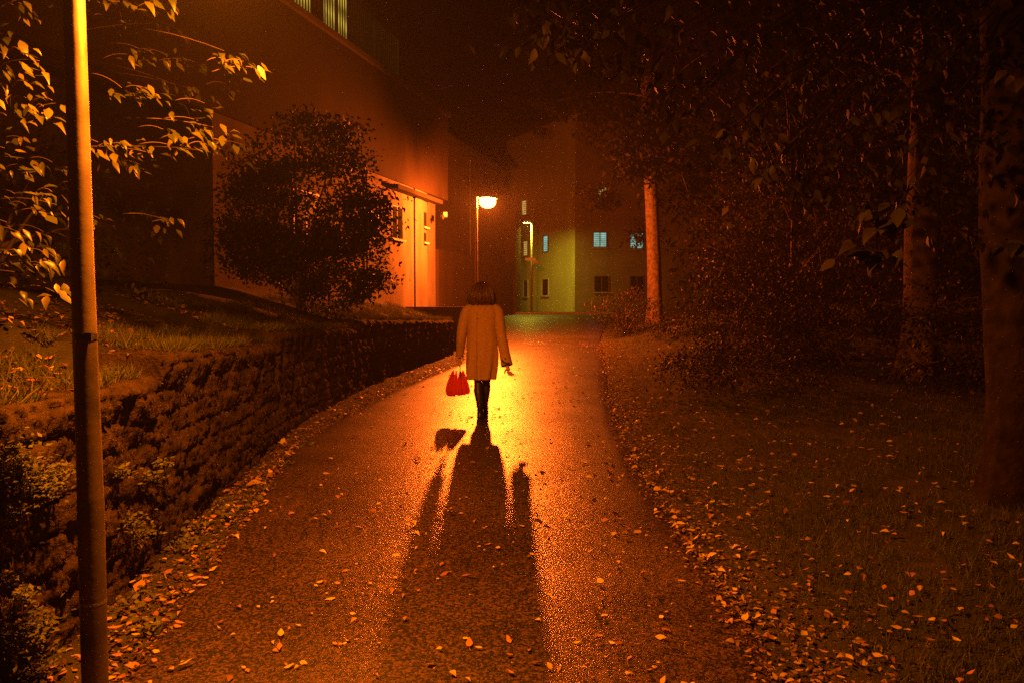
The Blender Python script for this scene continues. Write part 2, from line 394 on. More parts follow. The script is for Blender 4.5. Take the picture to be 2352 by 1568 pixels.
def far_lamp():
    d = 47.0; P = at(1221, 717, d); gzv = prof(d) + .0; x = P.x
    root = thing('street_lamp', 'small white-green street lamp with direction signs in front of the green lit building', 'street lamp', (x, d, gzv))
    ztop = at(1217, 514, d).z
    m = MB(); m.tube([(x, d, gzv - .1), (x, d, ztop)], [.075, .05], 12); rel(m.build('pole', M['metal'], smooth=True), root)
    m = MB(); m.tube([(x, d, ztop - .05), (x - .06, d, ztop + .06), (x - .2, d, ztop + .08)], .035, 8); rel(m.build('arm', M['metal'], smooth=True), root)
    m = MB(); m.box(x - .52, x - .05, d - .17, d + .17, ztop + .10, ztop + .17); m.box(x - .52, x - .05, d - .175, d - .155, ztop + .04, ztop + .099); m.box(x - .52, x - .05, d + .155, d + .175, ztop + .04, ztop + .099); hd = rel(m.build('lamp_head', M['metal'], bevel=.02), root)
    m = MB(); m.box(x - .50, x - .1, d - .15, d + .15, ztop + .072, ztop + .098); g = rel(m.build('glass_bowl', M['led']), root); g.parent = hd
    zs = at(1221, 597, d).z
    for k, (x0, x1, dz, tip) in enumerate([(-.42, -.07, .02, -1), (-.07, .22, .03, 0), (.08, .42, -.14, 1)]):
        m = MB(); a, b = x + x0, x + x1; z0, z1 = zs + dz - .09, zs + dz + .09; zc = (z0 + z1) / 2; t = .09
        out = [(a, z0), (b, z0), (b, z1), (a, z1)]
        if tip < 0: out = [(a + t, z0), (b, z0), (b, z1), (a + t, z1), (a, zc)]
        if tip > 0: out = [(a, z0), (b - t, z0), (b, zc), (b - t, z1), (a, z1)]
        n = len(out); yy = d - .08 - .02 * k
        m.add([(p[0], yy, p[1]) for p in out] + [(p[0], yy + .02, p[1]) for p in out], [tuple(range(n)), tuple(range(n, 2 * n))[::-1]] + [(i, n + i, n + (i + 1) % n, (i + 1) % n) for i in range(n)])
        rel(m.build('sign_plate', M['sign'] if k < 2 else M['metal']), root)
M['sign'] = plain('pale_sign_enamel', (.65, .55, .45), .4, 0, .1)
def far_lamp_light():
    r_ = [o for o in C.objects if o.name.startswith('street_lamp') and o.location.y > 40][0]
    zt = at(1217, 514, 47.0).z; lamp('led_light', 'AREA', (r_.location.x - .3, 47.0, zt + .06), (1.0, .80, .05), 420, .3, r_, (R(12), 0, 0))
far_lamp(); far_lamp_light()
P = at(1360, 712, 46)
post = thing('bollard', 'thin pale post standing on the verge before the dark brick wing', 'post', (P.x, 46, prof(46)))
m = MB(); m.tube([(P.x, 46, prof(46) - .1), (P.x, 46, prof(46) + .85)], .035, 10); rel(m.build('post', M['kerb'], smooth=True), post)
m = MB(); m.tube([(P.x, 46, prof(46) + .85), (P.x, 46, prof(46) + .9)], [.05, .03], 10); rel(m.build('cap', M['metal'], smooth=True), post)

# ---------------------------------------------------------------- buildings
def frame_obj(o, root): o.parent = root; return o
def blindmat(name, col, st, scale=30):
    m, n, l, b = newmat(name); tc = n.new('ShaderNodeTexCoord'); w = n.new('ShaderNodeTexWave'); w.bands_direction = 'Z'; w.inputs['Scale'].default_value = scale; w.inputs['Distortion'].default_value = .3
    l.new(tc.outputs['Object'], w.inputs['Vector'])
    mr = n.new('ShaderNodeMapRange'); mr.inputs['To Min'].default_value = st * .35; mr.inputs['To Max'].default_value = st
    l.new(w.outputs['Fac'], mr.inputs['Value'])
    nz = n.new('ShaderNodeTexNoise'); nz.inputs['Scale'].default_value = 2.5; l.new(tc.outputs['Object'], nz.inputs['Vector'])
    mu = n.new('ShaderNodeMath'); mu.operation = 'MULTIPLY'; l.new(mr.outputs[0], mu.inputs[0]); l.new(nz.outputs['Fac'], mu.inputs[1])
    b.inputs['Base Color'].default_value = (.1, .1, .1, 1); b.inputs['Emission Color'].default_value = (*col, 1)
    l.new(mu.outputs[0], b.inputs['Emission Strength']); m.cycles.emission_sampling = 'NONE'; return m
M['blind_teal'] = blindmat('lit_teal_blind', (.22, .62, .50), 1.7, 2.6)
M['blind_warm'] = blindmat('lit_warm_blind', (.75, .52, .12), 1.3, 2.2)
M['lit_warm'] = blindmat('lit_warm_pane', (.62, .44, .05), 1.9, .5)
# local frame: x along the facade away from the camera, y inward, z up
def window(root, s0, s1, z0, z1, pane, frame, y=0.0, mull=1, face='x', depth=.06, sill=True, t=.06):
    """frame > pane; face 'x': in the facade plane y = const."""
    m = MB()
    def bx(a, b, c, e, y0, y1): m.box(a, b, y0, y1, c, e)
    bx(s0, s1, z0, z0 + t, y - depth, y + .02); bx(s0, s1, z1 - t, z1, y - depth, y + .02)
    bx(s0, s0 + t, z0 + t, z1 - t, y - depth, y + .02); bx(s1 - t, s1, z0 + t, z1 - t, y - depth, y + .02)
    for k in range(1, mull + 1):
        c = s0 + (s1 - s0) * k / (mull + 1); bx(c - t / 2, c + t / 2, z0 + t, z1 - t, y - depth + .004, y + .02)
    f = m.build('window', frame, root)
    m = MB(); m.box(s0 + t, s1 - t, y - .012, y + .01, z0 + t, z1 - t); p = m.build('pane', pane, f)
    if sill:
        m = MB(); m.box(s0 - .06, s1 + .06, y - depth - .07, y + .02, z0 - .05, z0 - .002); m.build('sill', M['kerb'], f)
    return f
ANG = math.atan2(1, .26); SC = math.hypot(1, .26)
def sline(d): return d * SC
# near pale block
K = 1.2
def zk(py, d): return at(900, py, d).z
def sl(d): return d * SC * K
def EZ(z): return 1.45 + z * K
b1 = thing('apartment_building', 'pale rendered terrace house behind the wall, washed orange by the lamp, railing on its roof', 'building', (-7.5 * K, 0, 0), ANG)
m = MB(); m.box(sl(11.8), sl(20.45), 0, 7.5, .3, EZ(2.85)); m.box(sl(20.452), sl(21.8), .35, 7.5, .3, EZ(2.85)); m.box(sl(8), sl(11.79), 1.0, 7.5, .3, EZ(2.85))
m.build('wall', M['render_pale'], b1)
m = MB(); m.box(sl(7.9), sl(21.9), -.06, 7.5, EZ(2.85) + .002, EZ(5.12)); m.build('upper_wall', M['render_dimmed'], b1)
m = MB(); m.box(sl(7.8), sl(21.95), -.16, 7.6, EZ(5.12) + .002, EZ(5.22)); m.build('roof_edge', M['render_dark'], b1)
m = MB(); m.box(sl(19.55), sl(20.1), -.05, -.002, .3, EZ(2.84)); m.build('pilaster', M['render_pale'], b1)
m = MB(); m.box(sl(18.0), sl(20.9), -.32, -.062, EZ(2.62), EZ(2.72)); m.build('canopy', M['render_dimmed'], b1)
m = MB(); m.tube([(sl(16.85), -.05, .9), (sl(16.85), -.05, EZ(2.8))], .028, 8); m.build('drainpipe', M['render_brown'], b1)
def w1(d0, d1, y0, y1, mull=1): dm = (d0 + d1) / 2 * K; window(b1, sl(d0), sl(d1), zk(y1, dm), zk(y0, dm), M['glass_dark'], M['frame_dark'], mull=mull, t=.03, depth=.02)
w1(18.2, 18.85, 474, 550); w1(16.75, 17.5, 484, 546); w1(20.14, 20.4, 487, 522, 0); w1(20.14, 20.36, 534, 557, 0); w1(14.0, 14.9, 440, 560)
m = MB(); m.box(sl(8), sl(19.05), 1.3, 7.4, EZ(5.22) + .003, EZ(8.2)); m.build('roof_storey', M['render_far'], b1)
m = MB(); m.box(sl(7.8), sl(19.3), .45, 7.5, EZ(8.2) + .002, EZ(8.35)); m.build('roof', M['render_dark'], b1)
window(b1, sl(15.0), sl(16.6), EZ(5.4), EZ(7.9), M['lit_warm'], M['frame_dark'], y=1.28, sill=False)
window(b1, sl(17.0), sl(18.3), EZ(5.4), EZ(7.9), M['lit_warm'], M['frame_dark'], y=1.28, sill=False)
rt = EZ(6.27); rb = EZ(5.33)
rl = MB(); rl.box(sl(10), sl(18.75), .02, .07, rt - .08, rt); rl.box(sl(10), sl(18.75), .025, .065, rb - .05, rb)
for d_ in np.arange(10, 18.8, 1.25): rl.box(sl(d_) - .03, sl(d_) + .03, .015, .075, EZ(5.22), rt + .08)
rail = rl.build('railing', M['frame_dark'], b1)
bl = MB()
for s_ in np.arange(sl(10.05), sl(18.7), .125): bl.box(s_ - .011, s_ + .011, .034, .056, rb, rt - .08)
tag(bl.build('balusters', M['frame_dark'], rail), kind='stuff')
m = MB()
for sx in (15.45, 16.2): m.tube([(sl(sx), .55, EZ(8.2)), (sl(sx), .55, EZ(7.5))], .006, 6)
m.build('hanging_cord', M['frame_dark'], b1)
for sx in (15.45, 16.2):
    n = 90; c = np.array([sl(sx), .55, EZ(7.4)]) + rng.normal(0, .13, (n, 3)) * [1, 1, 1.5]
    leaves('hanging_plant', c, rng.normal(0, .5, (n, 3)) + [0, 0, -1], rng.normal(0, 1, (n, 3)), .14, T_SIMPLE, M['leaf_shrub'], b1)
# floodlight on the corner
m = MB(); Pq = at(1019, 494, 25.4)
root = thing('security_light', 'small unlit security light fixed on the corner of the pale house', 'wall light', (Pq.x, Pq.y, Pq.z))
m.tube([(Pq.x - .1, Pq.y + .1, Pq.z), (Pq.x, Pq.y, Pq.z)], .02, 8); m.box(Pq.x - .09, Pq.x - .07, Pq.y + .06, Pq.y + .14, Pq.z - .08, Pq.z + .08)
rel(m.build('bracket', M['metal']), root)
m = MB(); m.box(Pq.x - .01, Pq.x + .12, Pq.y - .08, Pq.y + .02, Pq.z - .08, Pq.z + .08); rel(m.build('housing', M['kerb'], bevel=.01), root)
m = MB(); m.tube([(Pq.x - .02, Pq.y - .07, Pq.z - .14), (Pq.x - .02, Pq.y - .1, Pq.z - .02)], [.04, .05], 10); rel(m.build('sensor', M['dark_metal']), root)
# farther brown block, set back
b2 = thing('apartment_building', 'long brown rendered block behind the glaring lamp, plain walls with a low plinth', 'building', (-11.5, 0, 0), ANG)
m = MB(); m.box(sline(26.5), sline(42.7), 0, 7, .3, 8.3); m.build('wall', M['render_brown'], b2)
m = MB(); m.box(sline(26.4), sline(42.8), -.35, 7.1, 8.302, 8.5); m.build('roof_edge', M['render_dark'], b2)
m = MB(); m.box(sline(31.4), sline(42.6), -.45, -.002, .3, at(1000, 575, 32).z); m.build('plinth', M['render_brown'], b2, bevel=.03)
m = MB(); m.tube([(sline(36.6), -.06, 3.7), (sline(36.6), -.06, 8.2)], .05, 8); m.build('drainpipe', M['frame_dark'], b2)
PB = at(1158, 735, 43.4)
b3 = thing('garage_building', 'dark unlit wall end between the brown block and the green lit building', 'building', (PB.x, PB.y, prof(43)), R(-8))
m = MB(); m.box(-6, .62, 0, 2.2, -.6, 5.6); m.build('wall', M['render_dark'], b3)
m = MB(); m.box(-6.1, .7, -.1, 2.3, 5.602, 5.75); m.build('roof', M['render_dark'], b3)
A = at(955, 204, 24.5); B = at(1042, 196, 27.0)
root = thing('cable', 'thin pale cable slung in the dark above the terrace house roof edge', 'cable', tuple((A + B) / 2))
m = MB(); m.tube([A + (B - A) * (i / 8) + Vector((0, 0, -.08 * math.sin(math.pi * i / 8))) for i in range(9)], .012, 5); rel(m.build('wire', M['kerb'], None, True), root)
m = MB(); m.tube([A, A - Vector((.5, 0, .9))], .02, 6); rel(m.build('bracket', M['dark_metal']), root)
# low brick wall
Pa = at(985, 705, 20.9); Pb = at(1066, 705, 20.9)
root = thing('garden_wall', 'short dark brick wall between the grass bank and the brown block', 'wall', (Pb.x, 20.9, prof(20.9)))
m = MB(); m.box(Pa.x - .6, Pb.x, 20.9, 21.1, prof(21) - .1, Pa.z - .05); rel(m.build('brickwork', M['brick']), root)
m = MB(); m.box(Pa.x - .62, Pb.x + .03, 20.86, 21.14, Pa.z - .048, Pa.z); rel(m.build('coping', M['render_brown'], bevel=.01), root)
# distant lit building
cor = at(1320, 712, 50.0); lef = at(1186, 722, 57.0)
ang = math.atan2(cor.y - lef.y, cor.x - lef.x)
Lg = math.hypot(cor.x - lef.x, cor.y - lef.y)
b4 = thing('apartment_building', 'distant tall rendered building lit yellow green, with small blind covered windows', 'building', (lef.x, lef.y, .9), ang)
m = MB(); m.box(-1.5, Lg, 0, 8, -.3, 12.5); m.build('wall', M['render_far'], b4)
m = MB(); m.box(-1.7, Lg + .2, -.3, 8.2, 12.502, 12.8); m.build('roof', M['render_dark'], b4)
def b4win(px, y0, y1, w, pane, frame):
    # find s on the facade line for this bearing
    a, _ = ray(px, 700); best = min(np.linspace(0, Lg, 400), key=lambda s: abs((lef.x + s * math.cos(ang)) / (lef.y + s * math.sin(ang)) - a))
    d = lef.y + best * math.sin(ang); za = at(px, y1, d).z - .9; zb = at(px, y0, d).z - .9
    window(b4, best - w / 2, best + w / 2, za, zb, pane, frame, mull=0)
b4win(1205, 460, 496, .75, M['blind_warm'], M['frame_white'])
b4win(1208, 553, 590, .7, M['blind_warm'], M['frame_dark'])
b4win(1254, 541, 580, .7, M['blind_teal'], M['frame_dark'])
b4win(1208, 643, 684, .7, M['glass_dark'], M['frame_white'])
b4win(1253, 640, 681, .95, M['glass_dark'], M['frame_white'])
b5 = thing('apartment_building', 'dark brick wing right of the green lit wall, teal lit windows with blinds', 'building', (cor.x, cor.y, .9), R(3))
m = MB(); m.box(.003, 14, .0, 9, -.3, 12.0); m.build('wall', M['render_far_dim'], b5)
m = MB(); m.box(.1, 14.3, -.3, 9.2, 12.002, 12.3); m.build('roof', M['render_dark'], b5)
def b5win(x0, x1, y0, y1, pane, frame=M['frame_dark']):
    A = at(x0, y1, 50.2); B = at(x1, y0, 50.2)
    window(b5, A.x - cor.x, B.x - cor.x, A.z - .9, B.z - .9, pane, frame)
b5win(1361, 1394, 533, 570, M['blind_teal']); b5win(1446, 1479, 534, 573, M['blind_teal'])
b5win(1368, 1394, 430, 468, M['blind_warm']); b5win(1364, 1399, 634, 672, M['glass_dark']); b5win(1446, 1480, 634, 672, M['glass_dark'])

# ---------------------------------------------------------------- trees and shrubs
def bez(a, b, c, n=8):
    a, b, c = Vector(a), Vector(b), Vector(c)
    return [(1 - t) ** 2 * a + 2 * t * (1 - t) * b + t * t * c for t in [i / (n - 1) for i in range(n)]]
def trunk_mesh(pts, rad, n=22, rough=.06, parent=None, mat=None, flare=True):
    rings = []
    for i, (p, r_) in enumerate(zip(pts, rad)):
        ring = []
        for k in range(n):
            th = 2 * math.pi * k / n
            q = r_ * (1 + rough * fbm(math.cos(th) * 2.2, math.sin(th) * 2.2, p[2] * 1.4 + p[0]) + rough * .8 * fbm(math.cos(th) * 7, math.sin(th) * 7, p[2] * 5))
            if flare and i < 5: q *= 1 + .28 * (1 - i / 5) * max(0, math.cos(th * 4 + p[0]))
            ring.append((p[0] + q * math.cos(th), p[1] + q * math.sin(th), p[2]))
        rings.append(ring)
    m = MB(); m.loft(rings); o = m.build('trunk', mat, None, True)
    return rel(o, parent) if parent else o
def crown_leaves(name, clumps, per, spread, size, T, mat, root, droop=.6, sz=.35):
    Cn = []
    for c in clumps:
        k = max(3, int(per * random.uniform(.5, 1.5)))
        s = spread * random.uniform(.6, 1.4)
        q = rng.normal(0, 1, (k, 3)) * s * [1, 1, .55]
        Cn.append(np.asarray(c)[None] + q)
    Cn = np.concatenate(Cn); n = len(Cn)
    D = rng.normal(0, 1, (n, 3)) * [1, 1, .4] + [0, 0, -droop]
    U = rng.normal(0, .45, (n, 3)) + [0, 0, 1]
    o = leaves(name, Cn, D, U, size * rng.uniform(1 - sz, 1 + sz, n), T, mat)
    return rel(o, root)
def ell(n, c, r, lo=0.0, shell=.5):
    out = []
    while len(out) < n:
        v = rng.uniform(-1, 1, 3); q = np.linalg.norm(v)
        if q > 1 or q < shell * rng.random() or v[2] < lo: continue
        p = np.array(c) + v * r * (1 + .18 * fbm(v[0] * 3, v[1] * 3, v[2] * 3 + c[0]))
        out.append(p)
    return out
def limbs(root, start, clumps, k, r0, mat):
    m = MB(); st = Vector(start)
    for c in random.sample(list(clumps), min(k, len(clumps))):
        c = Vector(c); mid = (st + c) / 2 + Vector((0, 0, .15 * (c - st).length))
        m.tube(bez(st + Vector((random.uniform(-.03, .03), 0, random.uniform(-.4, .2))), mid, c, 7), [r0, r0 * .8, r0 * .6, r0 * .45, r0 * .3, r0 * .18, r0 * .08], 6)
    return rel(m.build('limbs', mat, None, True), root)

# near tree whose twigs hang round the left lamp pole
def near_tree():
    root = thing('tree', 'broad leaved tree leaning in from the left, sprays hanging round the near lamp pole', 'tree', (-4.6, 5.4, gz(-4.6, 5.4)))
    b = root.location
    pts = [(b.x + .05 * math.sin(i), b.y, b.z - .2 + i * .42) for i in range(10)]
    trunk_mesh(pts, [.17, .15, .13, .125, .12, .115, .11, .1, .09, .07], 16, .08, root, M['bark'])
    hub = Vector((-4.5, 5.4, 3.4))
    spots = [(235, 5, 4.3, 7), (275, 12, 4.4, 8), (325, 8, 4.3, 8), (365, 10, 4.35, 6), (250, 55, 4.6, 5), (320, 120, 4.9, 9), (300, 135, 4.9, 6), (385, 135, 5.3, 9), (450, 150, 5.6, 7),
             (525, 150, 4.6, 9), (560, 150, 4.6, 9), (590, 165, 4.6, 5), (515, 125, 4.8, 5), (280, 210, 4.7, 9), (330, 215, 4.7, 9), (370, 235, 4.7, 6),
             (470, 245, 5.0, 7), (455, 285, 4.9, 8), (490, 300, 4.9, 7), (475, 340, 4.9, 6), (505, 330, 5.0, 4), (420, 325, 4.8, 7), (400, 345, 4.8, 5),
             (225, 335, 4.5, 8), (260, 345, 4.5, 7), (310, 345, 4.6, 8), (350, 360, 4.7, 5), (320, 385, 5.3, 8), (280, 370, 5.3, 6), (375, 305, 4.9, 2),
             (560, 340, 5.8, 5), (545, 370, 5.8, 4), (375, 510, 5.8, 8), (400, 520, 5.9, 5), (230, 510, 5.2, 5), (400, 200, 5.9, 8), (450, 215, 6.0, 8), (350, 60, 5.8, 9), (420, 80, 6.0, 9), (520, 200, 6.1, 6), (230, 440, 5.9, 6),
             (20, 145, 3.9, 8), (55, 135, 3.9, 8), (90, 150, 3.9, 6), (30, 185, 4.1, 6), (60, 200, 4.1, 6), (15, 230, 3.9, 7), (60, 235, 3.9, 7), (100, 255, 3.8, 8), (120, 240, 3.9, 5), (90, 275, 4.0, 4), (15, 275, 4.0, 7),
             (10, 350, 3.9, 8), (40, 375, 3.9, 8), (60, 395, 4.0, 6), (15, 400, 4.1, 6), (120, 450, 4.0, 8), (95, 460, 4.0, 5), (35, 455, 4.0, 3), (110, 500, 4.0, 5), (130, 480, 4.1, 5), (15, 520, 3.9, 8), (45, 545, 3.9, 8), (70, 560, 4.0, 8),
             (20, 590, 4.1, 8), (60, 600, 4.0, 8), (100, 590, 4.0, 6), (125, 600, 4.1, 5), (35, 670, 3.9, 3), (105, 660, 4.0, 6), (125, 680, 4.0, 6), (100, 620, 4.2, 5), (0, 640, 4.1, 7), (30, 20, 4.2, 8), (75, 5, 4.3, 7), (10, 90, 4.4, 8), (60, 330, 5, 8), (120, 380, 5.1, 8), (100, 540, 5.1, 8), (60, 480, 4.9, 8)]
    Cn, D, U, Sz = [], [], [], []; tw = MB()
    for px, py, d, k in spots:
        d *= 1.0
        c = at(px, py, d)
        st = hub + Vector((random.uniform(-.2, .2), random.uniform(-.3, .3), random.uniform(-.5, .8)))
        if c.z < 2.6: st.z = c.z + .4
        mid = Vector((c.x * .75 + st.x * .25, c.y * .8 + st.y * .2, max(c.z, st.z) * .5 + c.z * .5 + .18))
        st = c + (st - c).normalized() * (random.uniform(.12, .3) if random.random() < .8 else .6); mid = (st + c) / 2 + Vector((0, 0, .05)); tw.tube(bez(st, mid, c + Vector((0, 0, .02)), 6), [.0035, .003, .0028, .0024, .002, .0015], 5)
        heading = Vector((1, -.2, 0)) if px > 180 else Vector((.8, -.3, 0))
        for i in range(max(3, int(k * (1.35 if px > 180 else .8)))):
            a = random.uniform(-1.2, 1.2); dv = Matrix.Rotation(a, 3, 'Z') @ heading
            dv = Vector((dv.x * random.uniform(.4, 1), dv.y * .5, random.uniform(-1.1, .15)))
            o = Vector((random.uniform(-.09, .09), random.uniform(-.09, .09), random.uniform(-.035, .045)))
            Cn.append(c + o); D.append(dv); U.append(Vector((random.uniform(-.4, .4), random.uniform(-.8, .1), 1))); Sz.append(random.choice([.04, .055, .06, .07, .085]) * random.uniform(.85, 1.1))
    rel(leaves('foliage', np.array([tuple(p) for p in Cn]), np.array([tuple(p) for p in D]), np.array([tuple(p) for p in U]), np.array(Sz), T_OVATE, M['leaf_near'], wide=rng.uniform(.65, 1.05, len(Sz))), root)
    rel(tw.build('twigs', M['twig'], None, True), root)
    cl = ell(30, (-5.0, 6.4, 4.8), np.array([1.6, 1.5, 1.6]))
    crown_leaves('upper_foliage', cl, 30, .25, .085, T_OVATE, M['leaf_near'], root)
    limbs(root, (-4.6, 5.4, 3.2), cl, 14, .04, M['bark'])
near_tree()
def bush(label, cat, name, centre, radii, nclump, per, spread, size, mat, base=None, seed=0, stems=10, group=None, lo=-.9, T=T_SIMPLE):
    bz = base if base is not None else (centre[0], centre[1], gz(centre[0], centre[1]))
    root = thing(name, label, cat, bz, group=group)
    cl = ell(nclump, centre, np.array(radii), lo)
    crown_leaves('foliage', cl, per, spread, size, T, mat, root)
    limbs(root, (bz[0], bz[1], bz[2] + .25), cl, stems, .03, M['twig'])
    return root
# dark shrub in front of the pale house
sh = thing('shrub', 'tall dark spreading shrub on the bank, black against the orange lit house', 'shrub', (-3.35, 12.4, gz(-3.35, 12.4)))
cl = ell(85, (-3.35, 12.4, 2.8), np.array([1.3, .95, .95]), -1) + ell(16, (-2.7, 12.3, 3.75), np.array([.5, .4, .5]), -1) + ell(14, (-3.9, 12.4, 3.55), np.array([.45, .4, .5]), -1) + ell(10, (-3.3, 12.4, 4.0), np.array([.35, .4, .45]), -1) + ell(12, (-2.2, 12.2, 2.9), np.array([.4, .3, .25]), -1) + ell(60, (-2.8, 12.3, 2.1), np.array([.8, .7, .8]), -1) + ell(40, (-3.9, 12.5, 2.2), np.array([.75, .6, .7]), -1)
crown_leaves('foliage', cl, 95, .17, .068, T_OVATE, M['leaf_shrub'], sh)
limbs(sh, (-3.35, 12.4, 1.75), cl, 22, .035, M['twig'])
tips = [at(px, py, 12.2) for px, py in [(880, 520), (875, 560), (905, 550), (885, 600), (875, 605), (870, 660), (855, 690), (845, 640), (860, 480), (885, 440), (890, 470), (530, 600), (545, 570), (525, 620), (560, 640), (890, 420), (850, 400), (900, 500)]]
mm = MB(); Cn = []
for t in tips:
    st = Vector((-3.0 if t.x > -3 else -3.7, 12.4, t.z + .1)); mm.tube(bez(st, (st + t) / 2 + Vector((0, 0, .15)), t, 6), [.012, .01, .008, .006, .004, .002], 5)
    for i in range(26):
        u = random.uniform(.45, 1.03); p = st.lerp(t, u) + Vector((0, 0, .15 * 4 * u * (1 - u) * .5)); Cn.append(tuple(p + Vector((random.gauss(0, .04), random.gauss(0, .05), random.gauss(0, .035)))))
rel(mm.build('twigs', M['twig'], None, True), sh)
Cn = np.array(Cn); n = len(Cn)
rel(leaves('sprays', Cn, rng.normal(0, .6, (n, 3)) + [.35, 0, -.35], rng.normal(0, .4, (n, 3)) + [0, 0, 1], rng.uniform(.045, .08, n), T_OVATE, M['leaf_shrub']), sh)
bush('dark hedge shrub far left, under the hanging sprays behind the wall', 'shrub', 'shrub', (-5.2, 8.0, 2.3), (1.6, 1.2, 1.3), 70, 36, .22, .08, M['leaf_shrub'], stems=12)

# trees on the right
def tree(label, name, px, py, d, r0, r1, top, crown, per, size, mat, bark, lean=0, spread=.3, nl=12, T=T_SIMPLE, group=None):
    x = at(px, py, d).x; g = gz(x, d)
    root = thing(name, label, 'tree', (x, d, g), group=group)
    n = 14; pts = []; rad = []
    for i in range(n):
        t = (i / (n - 1)) ** 1.5; pts.append((x + lean * t + .02 * math.sin(i * .7 + px), d + .03 * math.cos(i), g - .15 + t * (top - g + .15)))
        fl = 1 + .45 * math.exp(-(t * (top - g)) / .28); rad.append((r0 + (r1 - r0) * t) * fl)
    trunk_mesh(pts, rad, 26, .10, root, bark)
    cl = []
    for (c, r_, k) in crown: cl += ell(k, c, np.array(r_), -1)
    crown_leaves('crown', cl, per, spread, size, T, mat, root)
    limbs(root, (x + lean * .8, d, g + (top - g) * .75), cl, nl, .05, bark)
    return root
tree('slim tree at the right path edge, its pale trunk lit orange above the brambles', 'tree', 1506, 735, 27.0, .25, .19, 11.0,
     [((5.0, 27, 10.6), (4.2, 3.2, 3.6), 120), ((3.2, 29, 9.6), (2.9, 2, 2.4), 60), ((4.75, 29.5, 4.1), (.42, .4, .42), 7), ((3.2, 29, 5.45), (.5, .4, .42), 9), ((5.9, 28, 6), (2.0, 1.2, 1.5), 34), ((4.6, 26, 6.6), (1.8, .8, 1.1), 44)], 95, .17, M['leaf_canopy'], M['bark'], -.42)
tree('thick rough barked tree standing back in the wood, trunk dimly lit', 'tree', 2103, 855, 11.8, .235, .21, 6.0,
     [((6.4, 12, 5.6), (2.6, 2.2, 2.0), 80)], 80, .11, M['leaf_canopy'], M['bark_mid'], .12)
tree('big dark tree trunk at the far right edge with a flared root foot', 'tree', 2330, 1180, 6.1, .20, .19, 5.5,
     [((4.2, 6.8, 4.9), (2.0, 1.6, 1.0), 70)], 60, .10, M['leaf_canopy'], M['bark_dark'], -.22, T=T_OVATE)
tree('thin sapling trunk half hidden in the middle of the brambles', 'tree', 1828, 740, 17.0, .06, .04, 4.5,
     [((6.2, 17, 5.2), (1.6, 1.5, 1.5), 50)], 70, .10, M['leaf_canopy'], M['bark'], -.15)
# overhanging canopy branch, top centre right
def overhang():
    root = thing('tree', 'tree beyond the right edge whose drooping leafy branches cross the top of the frame', 'tree', (5.2, 5.0, gz(5.2, 5.0)))
    b = root.location
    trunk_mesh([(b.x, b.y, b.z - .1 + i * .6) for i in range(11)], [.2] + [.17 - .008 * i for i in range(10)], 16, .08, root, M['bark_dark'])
    Cn = []; tw = MB(); hub = Vector((5.2, 5.1, 4.9))
    for i in range(150):
        px = random.uniform(1240, 2350); lim = np.interp(px, [1230, 1300, 1450, 1600, 1750, 2000, 2352], [60, 150, 260, 420, 480, 560, 620])
        py = lim * random.random() ** .8 - 60; d = random.uniform(5.2, 8.0)
        c = at(px, py, d); Cn.append(tuple(c))
        if i % 3 == 0: tw.tube(bez(hub, (hub + c) / 2 + Vector((0, 0, .5)), c, 8), [.03, .025, .02, .015, .01, .008, .005, .003], 5)
    for px, py in [(1240, 20), (1260, 40), (1275, 85), (1290, 115), (1300, 60), (1330, 90), (1350, 30), (1380, 20), (1400, 60), (1250, 70)]: 
        c = at(px, py, 5.2); Cn.append(tuple(c)); tw.tube(bez(hub, (hub + c) / 2 + Vector((0, 0, .6)), c, 8), [.03, .025, .02, .015, .01, .008, .005, .003], 5)
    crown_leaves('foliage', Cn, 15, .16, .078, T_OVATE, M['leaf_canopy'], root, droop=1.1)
    rel(tw.build('branches', M['bark_dark'], None, True), root)
    # maple-like broad leaves by the thick trunk
    Cn, D = [], []
    for px, py in [(1985, 480), (2030, 500), (1990, 585), (2060, 470), (1960, 575), (2070, 520), (2030, 590), (2340, 560), (2290, 20), (2330, 180)]:
        for k in range(5):
            a = (k - 2) * .6; Cn.append(tuple(at(px, py, 4.6))); Cn[-1] = tuple(Vector(Cn[-1]) + Vector((random.uniform(-.08, .08), random.uniform(-.1, .1), random.uniform(-.05, .05)))); D.append((random.uniform(-1.1, .4), random.uniform(-.4, .1), random.uniform(-.7, -.1)))
    n = len(Cn); rel(leaves('broad_leaves', np.array(Cn), np.array(D), np.tile([-.6, -.5, .6], (n, 1)) + rng.normal(0, .3, (n, 3)), .11 * rng.uniform(.7, 1.2, n), T_OVATE, M['leaf_canopy'], wide=1.2), root)
overhang()
# bramble bank, a row of separate bushes
def bramble(label, px, pyb, d, rx, rz, n, per=60, size=.07):
    x = at(px, pyb, d).x; g = gz(x, d)
    return bush(label, 'bush', 'bramble_bush', (x, d, g + rz * .55), (rx, rx * .9, rz), n, per, .2, size, M['leaf_right'], stems=8, group='bramble bushes on the right bank', lo=-.75)
bramble('low bramble bush beside the foot of the slim lit trunk', 1440, 730, 24.5, 1.1, 1.0, 60)
bramble('bramble bush in the gap right of the slim lit trunk', 1700, 800, 19.0, 1.3, 1.5, 100)
bramble('low bramble mound in front of the slim lit trunk foot', 1545, 790, 20.5, .9, .55, 50, 55, .055)
bramble('tall bramble thicket behind the slim lit trunk', 1800, 700, 25.0, 3.0, 3.2, 140, 80, .10)
bramble('bramble bush in front of the thin sapling trunk', 1760, 820, 14.8, 1.5, 1.2, 110)
bramble('tall dense thicket rising behind the thin sapling trunk', 1900, 740, 17.5, 2.6, 3.2, 130, 80, .09)
bramble('small bramble mound sloping onto the grass, left of the thick trunk', 1700, 960, 11.8, 1.2, .55, 90, 55, .055)
